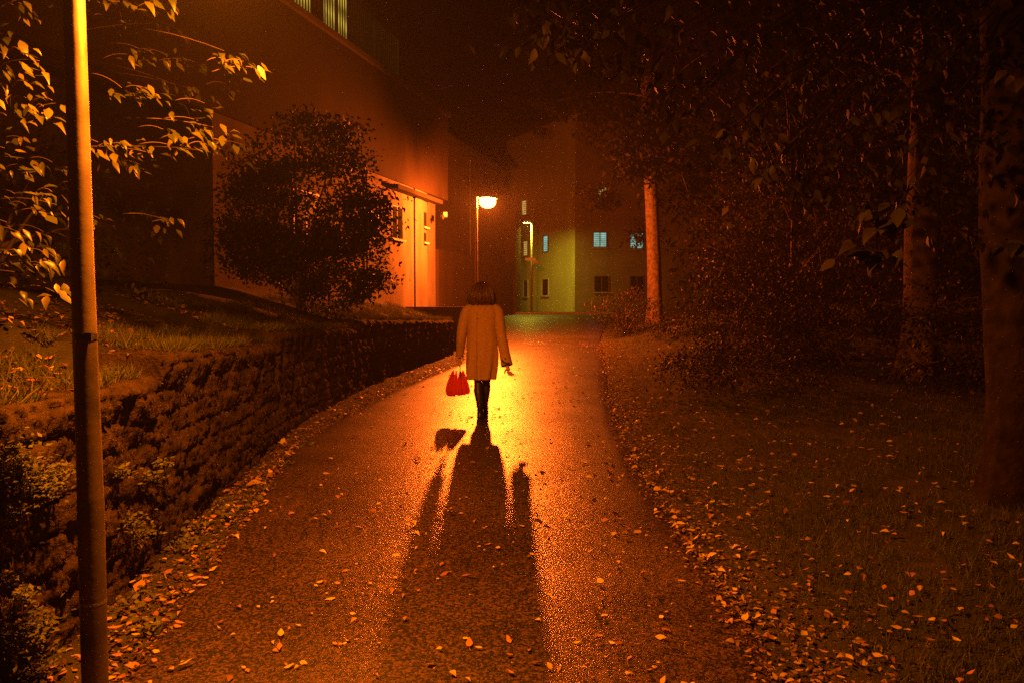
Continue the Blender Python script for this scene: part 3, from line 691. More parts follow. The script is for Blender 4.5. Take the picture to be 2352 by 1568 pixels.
bramble('dark bush between the thick trunk and the sapling', 1950, 850, 13.0, 1.5, 1.2, 90, 60, .07)
bramble('dark bush right of the thick rough barked trunk', 2240, 880, 11.0, 1.3, 1.0, 70, 60, .07)
# far wood closing off the right and the back
def wood(name, boxes, n, size, mat):
    Cn = []
    for (x0, x1, y0, y1, z0, z1) in boxes:
        for i in range(n): Cn.append((random.uniform(x0, x1), random.uniform(y0, y1), z0 + (z1 - z0) * random.random() ** 1.2))
    Cn = np.array(Cn); Cn = Cn[[fbm(*(p * .35)) > -.25 for p in Cn]]
    k = len(Cn); o = leaves(name, Cn, rng.normal(0, 1, (k, 3)) + [0, 0, -.6], rng.normal(0, .4, (k, 3)) + [0, 0, 1], rng.uniform(.6, 1.3, k) * size, T_SIMPLE, mat)
    return tag(o, 'dark far wood closing off the view behind the trees', 'wood', kind='stuff')
wood('distant_wood', [(11, 22, 12, 30, .6, 11), (7, 20, 26, 36, .6, 12), (9, 16, 4, 12, 0, 9), (17, 40, 38, 60, .5, 14)], 9000, .42, M['leaf_shrub'])

# ---------------------------------------------------------------- grass, weeds, litter
def grass(name, pts, h, w, mat, lean=.35):
    Cn = np.array(pts); n = len(Cn)
    D = rng.normal(0, lean, (n, 3)); D[:, 2] = 1
    U = rng.normal(0, 1, (n, 3)); U[:, 2] = .1
    V, Fx = leaves_np(Cn, D, U, h * rng.uniform(.4, 1.3, n), T_BLADE, w / h)
    return tag(link(name, np_mesh(name, V, Fx), mat), None, None, kind='stuff')
pts = []
while len(pts) < 110000:
    y = 3.0 + 23 * random.random() ** 1.6; e = xr(y); x = e + .35 + random.random() ** .8 * min(6.5, .7 * y + 1.0)
    off = x - e - .45 - .25 * fbm(y * 1.5, 1)
    if off < 0 and random.random() > .08: continue
    if fbm(x * 1.3, y * 1.3, 4) < -.5: continue
    pts.append((x, y, gz(x, y) + .02 * fbm(x * 1.7, y * 1.7) - .01))
tag(grass('grass', pts, .075, .006, M['grass']), 'short mown grass along the right of the path', 'grass')
pts = []
while len(pts) < 42000:
    y = 3.0 + 17 * random.random() ** 1.2; x = wx(y) - .08 - random.random() ** 1.5 * (.75 if y < 9 else 1.6)
    if y < 5 and random.random() < .6: continue
    dens = fbm(x * 2, y * 1.6, 8)
    if dens < -.1: continue
    pts.append((x, y, max(gz(x, y), wt(y)) - .01))
tag(grass('tall_grass', pts, .11, .006, M['grass_tall'], .5), 'rough tufted grass along the top of the wall', 'grass')
# weeds at the wall foot and small herbs on the wall
def herb(label, name, c, n, r_, size, mat, group, T=T_OVATE, up=.8):
    root = thing(name, label, 'plant', c, group=group)
    Cn = np.array(c) + rng.normal(0, 1, (n, 3)) * [r_, r_, r_ * .5] + [0, 0, r_ * .45]
    D = rng.normal(0, 1, (n, 3)) * [1, 1, .3] + [.1, -.2, up * .3]; U = rng.normal(0, .3, (n, 3)) + [0.2, -.4, 1]
    rel(leaves('leaf_tuft', Cn, D, U, size * rng.uniform(.6, 1.3, n), T, mat), root)
    m = MB()
    for i in range(6): m.tube([c, Cn[random.randrange(n)]], [.003, .0015], 4)
    rel(m.build('stems', M['twig']), root)
for k, (px, py) in enumerate([(650, 1060), (610, 1110), (570, 1150), (520, 1180), (455, 1205), (430, 1240), (390, 1255), (480, 1150), (330, 1360), (345, 1440), (305, 1395), (700, 1010), (285, 1190)]):
    if py < 1190 or px > 300:
        x, y = gp(px, py + 15); x = max(x, wx(y) + .1)
        herb('small broad leaved weed sprouting between the wall foot and the path', 'weed', (x, y, prof(y) + .01), 30, .05, .042, M['fern'], 'weeds along the foot of the wall')
for px, py, rr in [(15, 1045, .10), (45, 1075, .09), (90, 1110, .09), (60, 1130, .09), (20, 1090, .1), (105, 1140, .08), (20, 1440, .11), (60, 1470, .1), (30, 1500, .1), (80, 1440, .08), (75, 1540, .1), (15, 1340, .06), (130, 1090, .06), (60, 1370, .05), (300, 1205, .08), (330, 1230, .06), (20, 1190, .08), (280, 1090, .05), (350, 1100, .06), (370, 1070, .05)]:
    a, b_ = ray(px, py); d = 3
    while a * d > wx(d) + .06 and d < 9: d += .02
    herb('soft ferny herb growing out of the mossy wall face', 'wall_herb', tuple(at(px, py, d)), 160 if rr > .07 else 80, rr * .62, .03, M['fern'], 'ferny herbs on the wall face', T=T_SIMPLE)
# ground litter: the 300 leaves that show largest are things of their own
def leaf_proto(name, kind, curl, w, stalk):
    T0 = T_OVATE[0].copy(); T0[:, 0] *= w; T0[:, 1] -= .55; T0[:, 2] = curl * (T0[:, 0] ** 2 * 2.2 + (T0[:, 1]) ** 2 * .9) + .03 * np.sin(T0[:, 1] * 9)
    m = MB(); m.add(T0.tolist(), T_OVATE[1].tolist())
    if stalk: m.add([(-.015, -.52, .01), (.015, -.52, .01), (.06, -1.0, .10), (.04, -1.0, .10)], [(0, 1, 2, 3)])
    me = m.mesh(name); me.materials.append(M[kind]); me.shade_smooth(); return me
protos = {k: [leaf_proto('fallen_leaf', k, c, w, s) for c, w, s in [(.1, .9, 0), (.35, 1.1, 1), (.7, .8, 0), (-.25, 1.0, 0), (.25, .7, 1)]] for k in ('leaf_yellow', 'leaf_orange', 'leaf_brown')}
cand = []
for i in range(3400):                                # on the tarmac
    y = 2.6 + 20 * random.random() ** 1.35; x = xl(y) + (xr(y) - xl(y)) * random.random()
    u = (x - xl(y)) / (xr(y) - xl(y))
    if random.random() > .38 + .62 * u ** 1.5 or fbm(x * 1.1, y * 1.1, 21) < random.uniform(-.5, .1): continue
    cand.append((x, y, prof(y) + .022 + .03 * (1 - (2 * u - 1) ** 2), random.choice([.013, .016, .018, .022, .024, .028, .034, .044]) * random.uniform(.8, 1.3), 'path'))
for i in range(1700):                                # right edge and grass
    y = 2.8 + 16 * random.random() ** 1.4; off = random.random() ** 2.2 * 4.6; x = xr(y) + off
    cand.append((x, y, gz(x, y) + (.02 if off < .7 else .05), random.uniform(.026, .055), 'edge' if off < .75 else 'grass'))
for i in range(420):                                 # left verge
    y = 2.8 + 14 * random.random() ** 1.3; a, b_ = wx(y) + .03, xl(y) + .1
    x = a + (b_ - a) * random.random(); cand.append((x, y, prof(y) + .02, random.uniform(.03, .065), 'verge'))
for i in range(260):
    y = 3.4 + 3 * random.random(); x = wx(y) - .1 - 1.2 * random.random(); cand.append((x, y, gz(x, y) + .03, random.uniform(.03, .07), 'bank'))
def inview(x, y): return abs(x / max(y, .1)) < .66 and y > 2.7
cand = [c for c in cand if inview(c[0], c[1])]
cand.sort(key=lambda c: -c[3] / c[1])
LAB = {'path': ('small %s fallen leaf lying flat on the wet tarmac', 'fallen leaves on the tarmac'), 'edge': ('small %s fallen leaf among the litter at the right path edge', 'fallen leaves along the right edge'),
       'grass': ('%s fallen leaf resting on the dark grass at the right', 'fallen leaves on the grass'), 'verge': ('%s fallen leaf in the verge below the mossy wall', 'fallen leaves below the wall'), 'bank': ('%s fallen leaf on the bank above the mossy wall', 'fallen leaves above the wall')}
def one_leaf(x, y, z, s, kind, label, group, rz=None, tilt=.22, me=None):
    o = bpy.data.objects.new('fallen_leaf', me or random.choice(protos[kind])); C.objects.link(o)
    o.location = (x, y, z); o.scale = (s, s, s); o.rotation_euler = (random.gauss(0, tilt), random.gauss(0, tilt), rz if rz is not None else random.uniform(0, 6.28))
    return tag(o, label, 'leaf', group)
hero = [(645, 1478, .068, 'leaf_yellow', 'large bright yellow leaf standing tilted on the tarmac, lower left'), (642, 1507, .062, 'leaf_orange', 'pale orange leaf just below the large bright yellow leaf, lower left'),
        (428, 1548, .075, 'leaf_yellow', 'curled yellow leaf at the bottom left beside the verge'), (355, 1540, .04, 'leaf_orange', 'small orange leaf right at the bottom left corner of the tarmac'),
        (1078, 1499, .085, 'leaf_orange', 'long veined orange leaf in the foot of the shadow'), (1070, 1488, .035, 'leaf_yellow', 'tiny yellow leaf lying on top of the long veined orange leaf'),
        (1020, 1335, .085, 'leaf_brown', 'curled dark brown leaf casting its own shadow inside the woman\'s shadow'), (1080, 1345, .06, 'leaf_yellow', 'folded yellow leaf with an upright stalk in the shadow'),
        (1122, 1266, .06, 'leaf_orange', 'round pale leaf in the middle of the shadow'), (910, 1293, .055, 'leaf_yellow', 'bright yellow leaf just left of the shadow edge'),
        (1378, 1350, .07, 'leaf_yellow', 'long yellow leaf right of the shadow, below two smaller ones'), (1518, 1483, .052, 'leaf_yellow', 'squarish yellow leaf touching a brown one, lower right of the path'),
        (1530, 1468, .06, 'leaf_brown', 'brown oval leaf behind the squarish yellow leaf'), (1905, 1428, .075, 'leaf_yellow', 'large yellow leaf at the border of litter and grass, lower right'),
        (262, 1465, .085, 'leaf_orange', 'large pale crumpled leaf at the foot of the near lamp pole'), (320, 1370, .10, 'leaf_orange', 'large orange leaf standing on edge below the wall by the pole'),
        (450, 1345, .08, 'leaf_orange', 'broad orange leaf where verge meets tarmac, left'), (697, 1548, .04, 'leaf_yellow', 'small square yellow leaf near the bottom edge'), (1405, 1501, .05, 'leaf_yellow', 'yellow oval leaf with smooth edge, lower middle right')]
nh = 0
for px, py, s, kind, lb in hero:
    x, y = gp(px, py); one_leaf(x, y, prof(y) + .05, s, kind, lb, None, tilt=.3); nh += 1
rest = []
for i, (x, y, z, s, zone) in enumerate(cand):
    if i < 281:
        kind = random.choices(['leaf_yellow', 'leaf_orange', 'leaf_brown'], [.5, .35, .15] if zone == 'path' else [.25, .4, .35])[0]
        one_leaf(x, y, z + .004, s, kind, (LAB[zone][0] % kind.split('_')[1]), LAB[zone][1] + ', ' + kind.split('_')[1])
    else: rest.append((x, y, z, s))
extra = []
for i in range(13000):
    side = random.random() < .6
    y = 2.8 + 20 * random.random() ** 1.5
    if side:
        off = abs(random.gauss(.0, .30)); 
        x = xr(y) - .12 + off * 1.3
    else: a, b_ = wx(y) + .02, xl(y) + .06; x = a + (b_ - a) * random.random() ** .8
    extra.append((x, y, max(gz(x, y), prof(y)) + random.uniform(.004, .03), random.uniform(.010, .032)))
for i in range(2600):
    y = 3.2 + 9 * random.random(); x = wx(y) - .1 - 1.6 * random.random(); extra.append((x, y, max(gz(x, y), wt(y)) + .01, random.uniform(.015, .05)))
allr = np.array(rest + extra); n = len(allr)
D = rng.normal(0, 1, (n, 3)) * [1, 1, .16]; U = rng.normal(0, .28, (n, 3)) + [0, 0, 1]
nr = len(rest); M['scatter'] = leafmat('scattered_bright_leaf', [(.16, .07, .02), (.40, .22, .04), (.62, .46, .06), (.72, .56, .08)], .5, .1, .35)
tag(leaves('scattered_leaves', allr[:nr, :3] + [0, 0, .006], D[:nr], U[:nr], allr[:nr, 3] * 1.25, T_OVATE, M['scatter'], wide=rng.uniform(.7, 1.3, nr)), 'farther fallen leaves scattered over tarmac and grass', 'leaf litter', kind='stuff')
allr = allr[nr:]; D = D[nr:]; U = U[nr:]; n = len(allr)
tag(leaves('leaf_litter', allr[:, :3], D, U, allr[:, 3] * 1.25, T_OVATE, M['litter'], wide=rng.uniform(.7, 1.3, n)), 'fallen leaf litter and scraps along both sides of the path', 'leaf litter', kind='stuff')
# ---------------------------------------------------------------- the walking woman
M['coat'] = plain('camel_wool_coat', (.44, .28, .14), .92, 0, .14, 40, .5, 260, .15)
M['coat_dark'] = plain('coat_seam_wool', (.10, .06, .03), .95)
M['tights'] = plain('black_tights', (.02, .017, .015), .5, 0, .2, 20)
M['boot'] = plain('black_leather', (.012, .011, .010), .25, 0, .3, 20)
M['skin'] = plain('skin', (.48, .30, .21), .5, 0, .06, 12)
M['strap'] = plain('tan_leather_strap', (.45, .25, .12), .4)
def hairmat():
    m = leafmat('brown_hair', [(.06, .03, .014), (.22, .12, .05)], .35, .15); return m
M['hair'] = hairmat()
def redmat():
    m, n, l, b = newmat('red_umbrella_cloth'); b.inputs['Base Color'].default_value = (.95, .12, .015, 1); b.inputs['Roughness'].default_value = .55
    t = n.new('ShaderNodeBsdfTranslucent'); t.inputs['Color'].default_value = (.98, .14, .015, 1)
    mx = n.new('ShaderNodeMixShader'); mx.inputs[0].default_value = .75
    l.new(b.outputs[0], mx.inputs[1]); l.new(t.outputs[0], mx.inputs[2]); l.new(mx.outputs[0], n['Material Output'].inputs['Surface']); return m
M['red'] = redmat()
WX0, WY0 = -.367, 9.8; WZ = prof(9.8) + .04
wo = thing('person', 'woman seen from behind in a camel coat and dark tights, walking up the path', 'person', (WX0, WY0, WZ))
def crv(keys, z):                                    # keys sorted by z, catmull through np.interp with smoothing
    zs = [k[0] for k in keys]
    return [float(np.interp(z, zs, [k[j] for k in keys])) for j in range(1, len(keys[0]))]
COAT = [(.49, -.02, .0, .180, .145), (.62, -.012, .0, .190, .15), (.80, .0, .0, .192, .148), (.95, -.005, .0, .184, .138), (1.10, -.008, 0, .178, .128), (1.25, 0, 0, .186, .122), (1.33, 0, 0, .188, .108),
        (1.38, 0, .005, .172, .092), (1.405, 0, .01, .135, .08), (1.425, 0, .015, .095, .07), (1.445, 0, .02, .075, .066)]
def coat_pt(z, th, off=0):
    cx, cy, a, b_ = crv(COAT, z); c, s = math.cos(th), math.sin(th)
    e = .82; x = a * math.copysign(abs(c) ** e, c); y = b_ * math.copysign(abs(s) ** e, s)
    fold = max(0, (1.2 - z)) * .022 * (math.sin(th * 5 + 1.3 + z * 2) + .6 * math.sin(th * 9 - z * 3)) + .003 * fbm(x * 9, z * 9, y * 9)
    g = .007 * math.exp(-((x + .055) / .006) ** 2) if s < 0 and z < 1.36 else 0
    k = 1 + (fold + off - g) / max(a, .08)
    return Vector((cx + x * k, cy + y * k, z))
m = MB(); zz = np.concatenate([np.linspace(.49, 1.36, 44), np.linspace(1.37, 1.445, 9)]); NR = 120
rings = [[coat_pt(z, 2 * math.pi * k / NR) for k in range(NR)] for z in zz]
inner = [[coat_pt(z, 2 * math.pi * k / NR, -.012) for k in range(NR)] for z in (.9, .6, .495)]
m.loft(inner + rings, cap0=False, cap1=False)
def sleeve(m, pts, rad, n=28):
    P = [Vector(p) for p in pts]; rs = []
    dense = []
    for i in range(len(P) - 1):
        for t in np.linspace(0, 1, 9)[:-1]:
            t2 = float(t); p0 = P[max(i - 1, 0)]; p1 = P[i]; p2 = P[i + 1]; p3 = P[min(i + 2, len(P) - 1)]
            q = .5 * ((2 * p1) + (p2 - p0) * t2 + (2 * p0 - 5 * p1 + 4 * p2 - p3) * t2 ** 2 + (3 * p1 - p0 - 3 * p2 + p3) * t2 ** 3)
            dense.append((q, rad[i] + (rad[i + 1] - rad[i]) * t2))
    dense.append((P[-1], rad[-1]))
    for j, (q, r_) in enumerate(dense):
        t = (dense[min(j + 1, len(dense) - 1)][0] - dense[max(j - 1, 0)][0]).normalized()
        a = t.cross(Vector((0, 1, 0))).normalized(); b_ = a.cross(t)
        rs.append([q + (a * math.cos(w) + b_ * math.sin(w)) * r_ * (1 + .035 * math.sin(j * 1.7 + 2 * math.sin(w * 2)) * (1 if 10 < j < 30 else .4)) for w in [2 * math.pi * k / n for k in range(n)]])
    end = rs[-1]; c = dense[-1][0]; t = (dense[-1][0] - dense[-3][0]).normalized()
    rs.append([c + (p - c) * .8 for p in end]); rs.append([c + (p - c) * .75 - t * .06 for p in end])
    m.loft(rs, cap0=True, cap1=True)
sleeve(m, [(-.12, 0, 1.375), (-.19, 0, 1.33), (-.235, .01, 1.18), (-.262, .03, 1.02), (-.282, .10, .86), (-.292, .14, .765)], [.045, .068, .068, .063, .052, .047])
sleeve(m, [(.12, 0, 1.375), (.188, -.005, 1.33), (.212, -.03, 1.18), (.236, -.07, 1.02), (.275, -.15, .83), (.306, -.20, .675)], [.045, .068, .068, .064, .064, .074])
coat = m.build('coat', M['coat'], wo, True)
m = MB()                                             # vent flap below the centre seam, edge lines
rings = []
for z in np.linspace(.492, .80, 14):
    th = math.asin(-1); xs_ = [-.058, -.054, -.02]
    row = []
    for xv in xs_:
        best = min([coat_pt(z, -math.pi / 2 + q, .006) for q in np.linspace(-.5, .5, 61)], key=lambda p: abs(p.x - xv)); row.append(best)
    rings.append(row)
m.loft(rings, False, False, closed=False); m.build('back_vent', M['coat'], coat)
m = MB(); rr = []
for z in np.linspace(.5, 1.30, 30):
    p0 = min([coat_pt(z, -math.pi / 2 + q, .002) for q in np.linspace(-.5, .5, 121)], key=lambda p: abs(p.x + .063)); rr.append([p0 + Vector((-.0035, 0, 0)), p0 + Vector((.0035, -.0005, 0))])
m.loft(rr, False, False, closed=False); m.build('back_seam', M['coat_dark'], coat)
m = MB(); rr = []                                    # bag strap over the back
for i in range(30):
    u = i / 29; z = 1.40 - .36 * u; xv = .055 - .235 * u
    p0 = min([coat_pt(z, -math.pi / 2 + q, .007) for q in np.linspace(-1.5, 1.5, 241)], key=lambda p: abs(p.x - xv))
    w_ = Vector((.009, 0, .006)); rr.append([p0 + w_, p0 - w_, p0 - w_ + Vector((0, .003, 0)), p0 + w_ + Vector((0, .003, 0))])
m.loft(rr); m.build('bag_strap', M['strap'], coat)
m = MB(); m.tube([(.245, -.225, .745), (.27, -.255, .715), (.305, -.27, .705), (.335, -.255, .71)], [.009, .012, .012, .008], 8); m.tube([(.285, -.262, .765), (.285, -.272, .765)], .009, 10); m.build('cuff_tab', M['dark_metal'], coat)
m = MB()                                             # collar
rr = []
for z, k in ((1.42, 1.0), (1.45, .93), (1.475, .9), (1.475, .82), (1.44, .8)): rr.append([Vector((.078 * k * math.cos(t), .02 + .072 * k * math.sin(t), z - .01 * math.sin(t))) for t in [2 * math.pi * i / 32 for i in range(32)]])
m.loft(rr, False, False); m.build('collar', M['coat'], coat, True)
# tights, one leg each
def leg(pts, rx):
    m = MB(); P = [Vector(p) for p in pts]; rs = []
    zs = [p.z for p in P][::-1]
    for z in np.linspace(P[0].z, P[-1].z, 34):
        x = float(np.interp(z, zs, [p.x for p in P][::-1])); y = float(np.interp(z, zs, [p.y for p in P][::-1])); r_ = float(np.interp(z, zs, rx[::-1]))
        rs.append([Vector((x + r_ * math.cos(t), y + r_ * 1.12 * math.sin(t), z)) for t in [2 * math.pi * i / 24 for i in range(24)]])
    m.loft(rs); return m
leg([(-.062, -.01, .84), (-.06, 0, .62), (-.055, .01, .50), (-.054, .0, .44), (-.052, -.03, .34), (-.04, -.05, .24), (-.03, -.06, .14), (-.03, -.06, .08)], [.08, .066, .055, .051, .056, .046, .036, .034]).build('tights_leg', M['tights'], wo, True)
leg([(.055, .02, .84), (.052, .08, .62), (.048, .12, .50), (.044, .13, .44), (.04, .15, .34), (.03, .17, .24), (.022, .19, .14), (.022, .19, .08)], [.08, .066, .055, .050, .054, .045, .036, .034]).build('tights_leg', M['tights'], wo, True)
def boot(x, y, yaw=0):
    m = MB(); rs = []
    for z, cy, a, b_ in ((.0, .055, .036, .125), (.02, .055, .041, .128), (.045, .05, .040, .118), (.07, .03, .038, .09), (.10, .0, .037, .052), (.14, -.004, .038, .047), (.18, -.004, .041, .048), (.20, -.004, .042, .049)):
        rs.append([Vector((x + a * math.cos(t) * (1 - .25 * max(0, math.sin(t)) ** 2), y + cy + b_ * math.sin(t), z)) for t in [2 * math.pi * i / 28 for i in range(28)]])
    m.loft(rs); o = m.build('boot', M['boot'], wo, True)
    m = MB(); m.box(x - .032, x + .032, y - .075, y - .02, -.028, .0); m.box(x - .034, x + .034, y - .01, y + .165, -.028, -.012); m.build('sole', M['boot'], o, bevel=.006)
    m = MB(); m.tube([(x - .045, y - .03, .155), (x - .045, y + .02, .155)], .004, 6); m.box(x + .038, x + .046, y - .03, y - .012, .10, .125); m.build('buckle', M['metal'], o)
boot(-.03, -.055); boot(.024, .19)
# body: one skinned figure
def skin(name, chains, mat, parent, lvl=1):
    me = bpy.data.meshes.new(name); V, E, Rr, roots = [], [], [], []
    for ch in chains:
        link_to = ch.get('to'); prev = link_to
        if link_to is None: roots.append(len(V))
        for p, r_ in ch['pts']:
            V.append(p); Rr.append(r_)
            if prev is not None: E.append((prev, len(V) - 1))
            prev = len(V) - 1
    me.from_pydata(V, E, []); me.materials.append(mat)
    o = bpy.data.objects.new(name, me); C.objects.link(o); o.parent = parent
    md = o.modifiers.new('skin', 'SKIN'); md.use_smooth_shade = True
    for i, d in enumerate(me.skin_vertices[0].data): d.radius = (Rr[i] if isinstance(Rr[i], tuple) else (Rr[i], Rr[i])); d.use_root = i in roots
    s_ = o.modifiers.new('sub', 'SUBSURF'); s_.levels = lvl; s_.render_levels = lvl
    return o
body = [{'pts': [((0, 0, .90), .11), ((0, 0, 1.02), .095), ((0, 0, 1.16), .10), ((0, 0, 1.30), .10), ((0, .01, 1.40), .06), ((0, .02, 1.46), .048), ((0, .03, 1.53), .062), ((0, .035, 1.60), .082), ((0, .03, 1.655), .06)]},
        {'to': 0, 'pts': [((-.06, -.01, .80), .066), ((-.055, .01, .48), .045), ((-.045, -.04, .28), .038), ((-.03, -.055, .10), .028), ((-.03, .05, .04), .025)]},
        {'to': 0, 'pts': [((.055, .02, .80), .066), ((.046, .12, .48), .045), ((.034, .16, .28), .038), ((.022, .19, .10), .028), ((.024, .30, .04), .025)]},
        {'to': 3, 'pts': [((-.14, 0, 1.345), .045), ((-.235, .01, 1.18), .038), ((-.262, .04, 1.02), .034), ((-.285, .11, .84), .026), ((-.293, .145, .75), .021), ((-.294, .155, .715), .026), ((-.294, .158, .685), .022)]},
        {'to': 3, 'pts': [((.14, 0, 1.345), .045), ((.212, -.03, 1.18), .038), ((.236, -.07, 1.02), .034), ((.28, -.155, .82), .026), ((.306, -.20, .68), .022), ((.318, -.215, .635), .028), ((.330, -.225, .605), .026)]}]
fR = Vector((.330, -.225, .608))
for k, (dx, dy, L) in enumerate([(-.030, .012, .066), (-.010, .004, .074), (.010, -.003, .070), (.028, -.008, .056)]):
    b0 = fR + Vector((dx * .7, dy, .0)); dirn = Vector((.35 + dx * 5, -.25, -.72)).normalized()
    dir2 = Vector((.62 + dx * 5, -.20, -.45)).normalized()
    body.append({'pts': [(tuple(b0), .0095), (tuple(b0 + dirn * L * .5), .0088), (tuple(b0 + dirn * L * .5 + dir2 * L * .35), .0078), (tuple(b0 + dirn * L * .5 + dir2 * L * .62), .006)]})
body.append({'pts': [((.306, -.222, .635), .012), ((.286, -.235, .615), .0105), ((.278, -.242, .588), .009), ((.277, -.245, .575), .007)]})
fL = Vector((-.294, .158, .69))
for k, (dy, L) in enumerate([(-.027, .060), (-.009, .068), (.009, .064), (.025, .05)]):
    b0 = fL + Vector((-.012, dy * .8, 0)); body.append({'pts': [(tuple(b0), .0095), (tuple(b0 + Vector((-.008, 0, -.032))), .0088), (tuple(b0 + Vector((.010, 0, -.050))), .008), (tuple(b0 + Vector((.028, 0, -.042))), .0065)]})
body.append({'pts': [((-.280, .130, .715), .012), ((-.268, .128, .690), .0105), ((-.272, .135, .668), .009), ((-.278, .140, .66), .0075)]})
skin('body', body, M['skin'], wo, 2)
m = MB()                                             # face features on the far side
for sx in (-1, 1): m.tube([(sx * .03, .112, 1.607), (sx * .03, .118, 1.607)], [.012, .006], 10)
m.build('eyes', M['dark_metal'], wo)
m = MB(); m.tube([(0, .108, 1.612), (0, .125, 1.59), (0, .138, 1.575), (0, .118, 1.566)], [.007, .010, .012, .007], 10); m.tube([(-.022, .108, 1.545), (0, .117, 1.545), (.022, .108, 1.545)], [.004, .007, .004], 8)
m.build('nose_and_mouth', M['skin'], wo, True)
# hair
HK = [(1.42, .143, .108), (1.44, .148, .114), (1.47, .146, .120), (1.52, .136, .120), (1.56, .125, .116), (1.60, .110, .108), (1.634, .093, .095), (1.665, .070, .074), (1.685, .046, .05), (1.70, .014, .014)]
def hair_pt(z, th, off=0):
    a, b_ = crv(HK, z); c, s = math.cos(th), math.sin(th)
    w_ = 1 + .045 * math.sin(th * 13 + z * 9 + math.sin(z * 30)) + .04 * fbm(c * 4, s * 4, z * 6)
    return Vector(((a * w_ + off) * c - .008, .012 + (b_ * w_ + off) * s, z))
m = MB(); th0, th1 = R(-228), R(48); NH = 90; rs = []
for z in [1.432, 1.445, 1.46, 1.475, 1.49, 1.51, 1.53, 1.55, 1.57, 1.59, 1.61, 1.63, 1.645, 1.66, 1.67, 1.68, 1.69, 1.697, 1.70]:
    f = sm((z - 1.60) / .06); rs.append([hair_pt(z - (.014 * abs(math.sin(k * 1.3)) + .022 * abs(math.sin(k * .37)) if z < 1.435 else 0), th0 - f * R(42) + (th1 - th0 + f * R(84)) * k / NH) for k in range(NH + 1)])
m.loft(rs, False, False, closed=False)
hair = m.build('hair', M['hair'], wo, True)
m = MB()
for i in range(520):
    th = random.uniform(th0, th1); zt = random.uniform(1.52, 1.695); zb = random.uniform(1.40, 1.45) if random.random() < .8 else random.uniform(1.46, 1.56)
    off = random.uniform(.0, .008) if random.random() < .8 else random.uniform(.008, .03); P = []
    dth = random.gauss(0, .09); fl = random.uniform(0, .022)
    for j in range(6):
        u = j / 5; z = zt + (zb - zt) * u; P.append(hair_pt(max(z, 1.421), th + dth * u, off + fl * math.sin(u * 2.4)) + Vector((0, 0, z - max(z, 1.421))))
    m.tube(P, [.0035, .0035, .003, .0028, .002, .001], 4)
tag(m.build('hair_strands', M['hair'], hair, True), kind='stuff')
# umbrella hanging from the left hand
UX, UY = WX0 + (1046 - 1108) * .0054, WY0 + .16
um = thing('umbrella', 'loosely folded red umbrella hanging from the woman\'s left hand', 'umbrella', (UX, UY, WZ + .3))
m = MB(); NP = 10; nn = 160; rs = []; pk = [random.uniform(.2, 1.5) for _ in range(8)]
zt = [(.302, .0), (.285, .07), (.282, .118), (.292, .135), (.33, .142), (.39, .132), (.45, .112), (.50, .088), (.54, .062)]
for j, (z, r_) in enumerate(zt):
    ring = []
    for k in range(nn):
        th = 2 * math.pi * k / nn; u = j / 8
        pl = math.cos(th * NP); fold = 1 + (.06 + .07 * u) * pl + .05 * math.sin(th * 3 + 1) + .05 * math.sin(th * 13 + z * 9)
        zz_ = z + (.05 * pl * pk[int(th * NP / 6.2832 + .5) % 8] + .02 * math.sin(th * 2 + .5)) * max(0, u - .7) / .3 + (-.016 * pl + .022 * math.cos(th - .6)) * max(0, .5 - u) / .5 * (1 if j else 0)
        cx_ = .018 * u; sx = 1.0
        ring.append((cx_ + r_ * fold * math.cos(th) * sx, r_ * fold * math.sin(th) * .62, zz_))
    rs.append([Vector((UX, UY, WZ)) + Vector(p) for p in ring])
m.loft(rs, cap0=False, cap1=False); cn = rel(m.build('canopy', M['red'], None, True), um)
m = MB(); Hh = Vector((WX0 - .294, WY0 + .158, WZ))
m.tube([Hh + Vector((.012, 0, .30)), Hh + Vector((.012, 0, .44)), Hh + Vector((.010, 0, .53)), Hh + Vector((.008, 0, .555)), Hh + Vector((.004, 0, .575))], [.006, .006, .013, .016, .011], 10)
rel(m.build('handle', M['dark_metal'], None, True), um)
m = MB(); m.tube([Hh + Vector((.012, 0, .31)), Hh + Vector((.02, 0, .245))], [.005, .003], 6); rel(m.build('tip', M['dark_metal']), um)
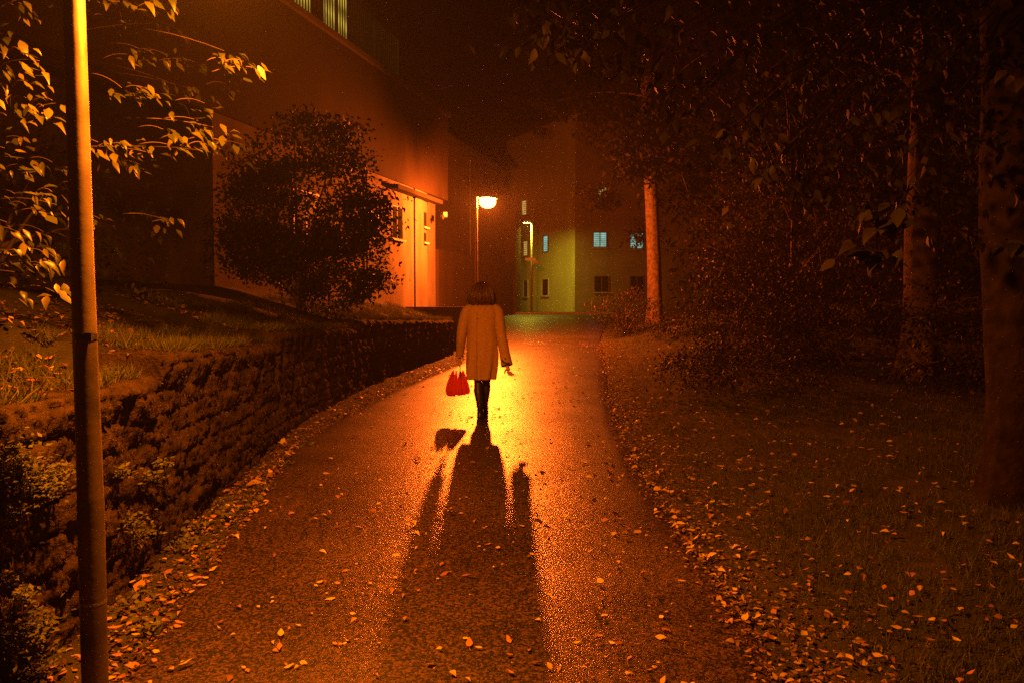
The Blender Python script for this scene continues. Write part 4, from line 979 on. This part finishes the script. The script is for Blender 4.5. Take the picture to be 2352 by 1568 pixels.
m = MB(); m.tube([Hh + Vector((.004, 0, .57)), Hh + Vector((.002, .004, .62)), Hh + Vector((-.002, .0, .66))], .0025, 6); m.tube([Hh + Vector((.004, 0, .57)), Hh + Vector((.008, -.004, .62)), Hh + Vector((.002, .0, .66))], .0025, 6); rel(m.build('wrist_strap', M['dark_metal']), um)
for k in range(5):
    th = 2 * math.pi * (k + .3) / 5; m = MB()
    m.tube([Vector((UX + .01, UY, WZ + .31)), Vector((UX + .10 * math.cos(th), UY + .075 * math.sin(th), WZ + .42)), Vector((UX + .02 + .06 * math.cos(th), UY + .045 * math.sin(th), WZ + .55))], .002, 5); rel(m.build('rib', M['dark_metal']), um)

# ---------------------------------------------------------------- air, sky, camera
m = MB(); m.box(-70, 80, -14, 118, -3.0, 24)
hz, n, l, b = newmat('haze_air')
n.remove(b); pv = n.new('ShaderNodeVolumePrincipled'); pv.inputs['Color'].default_value = (.9, .9, .9, 1); pv.inputs['Density'].default_value = .0008; pv.inputs['Anisotropy'].default_value = .4
l.new(pv.outputs[0], n['Material Output'].inputs['Volume'])
tag(m.build('haze', hz), kind='stuff')
w = bpy.data.worlds.new('World'); S.world = w; w.use_nodes = True
wn, wl = w.node_tree.nodes, w.node_tree.links
sky = wn.new('ShaderNodeTexSky'); sky.sky_type = 'NISHITA'; sky.sun_disc = False; sky.sun_elevation = R(-4); sky.sun_rotation = R(200)
bg = wn['Background']; wl.new(sky.outputs[0], bg.inputs['Color']); bg.inputs['Strength'].default_value = .004
cam = bpy.data.cameras.new('camera'); co = bpy.data.objects.new('camera', cam); C.objects.link(co); S.camera = co
co.location = (0, 0, CAMZ); co.rotation_euler = (R(90) - PITCH, 0, 0)
cam.sensor_width = 36; cam.lens = 36 * F / 2352; cam.clip_end = 500; cam.clip_start = .05
S.view_settings.view_transform = 'Standard'; S.view_settings.look = 'None'; S.view_settings.exposure = 0; S.view_settings.gamma = 1
S.cycles.max_bounces = 5; S.cycles.diffuse_bounces = 2; S.cycles.glossy_bounces = 2; S.cycles.transmission_bounces = 2; S.cycles.volume_bounces = 0
S.cycles.sample_clamp_indirect = 3
S.cycles.use_denoising = False
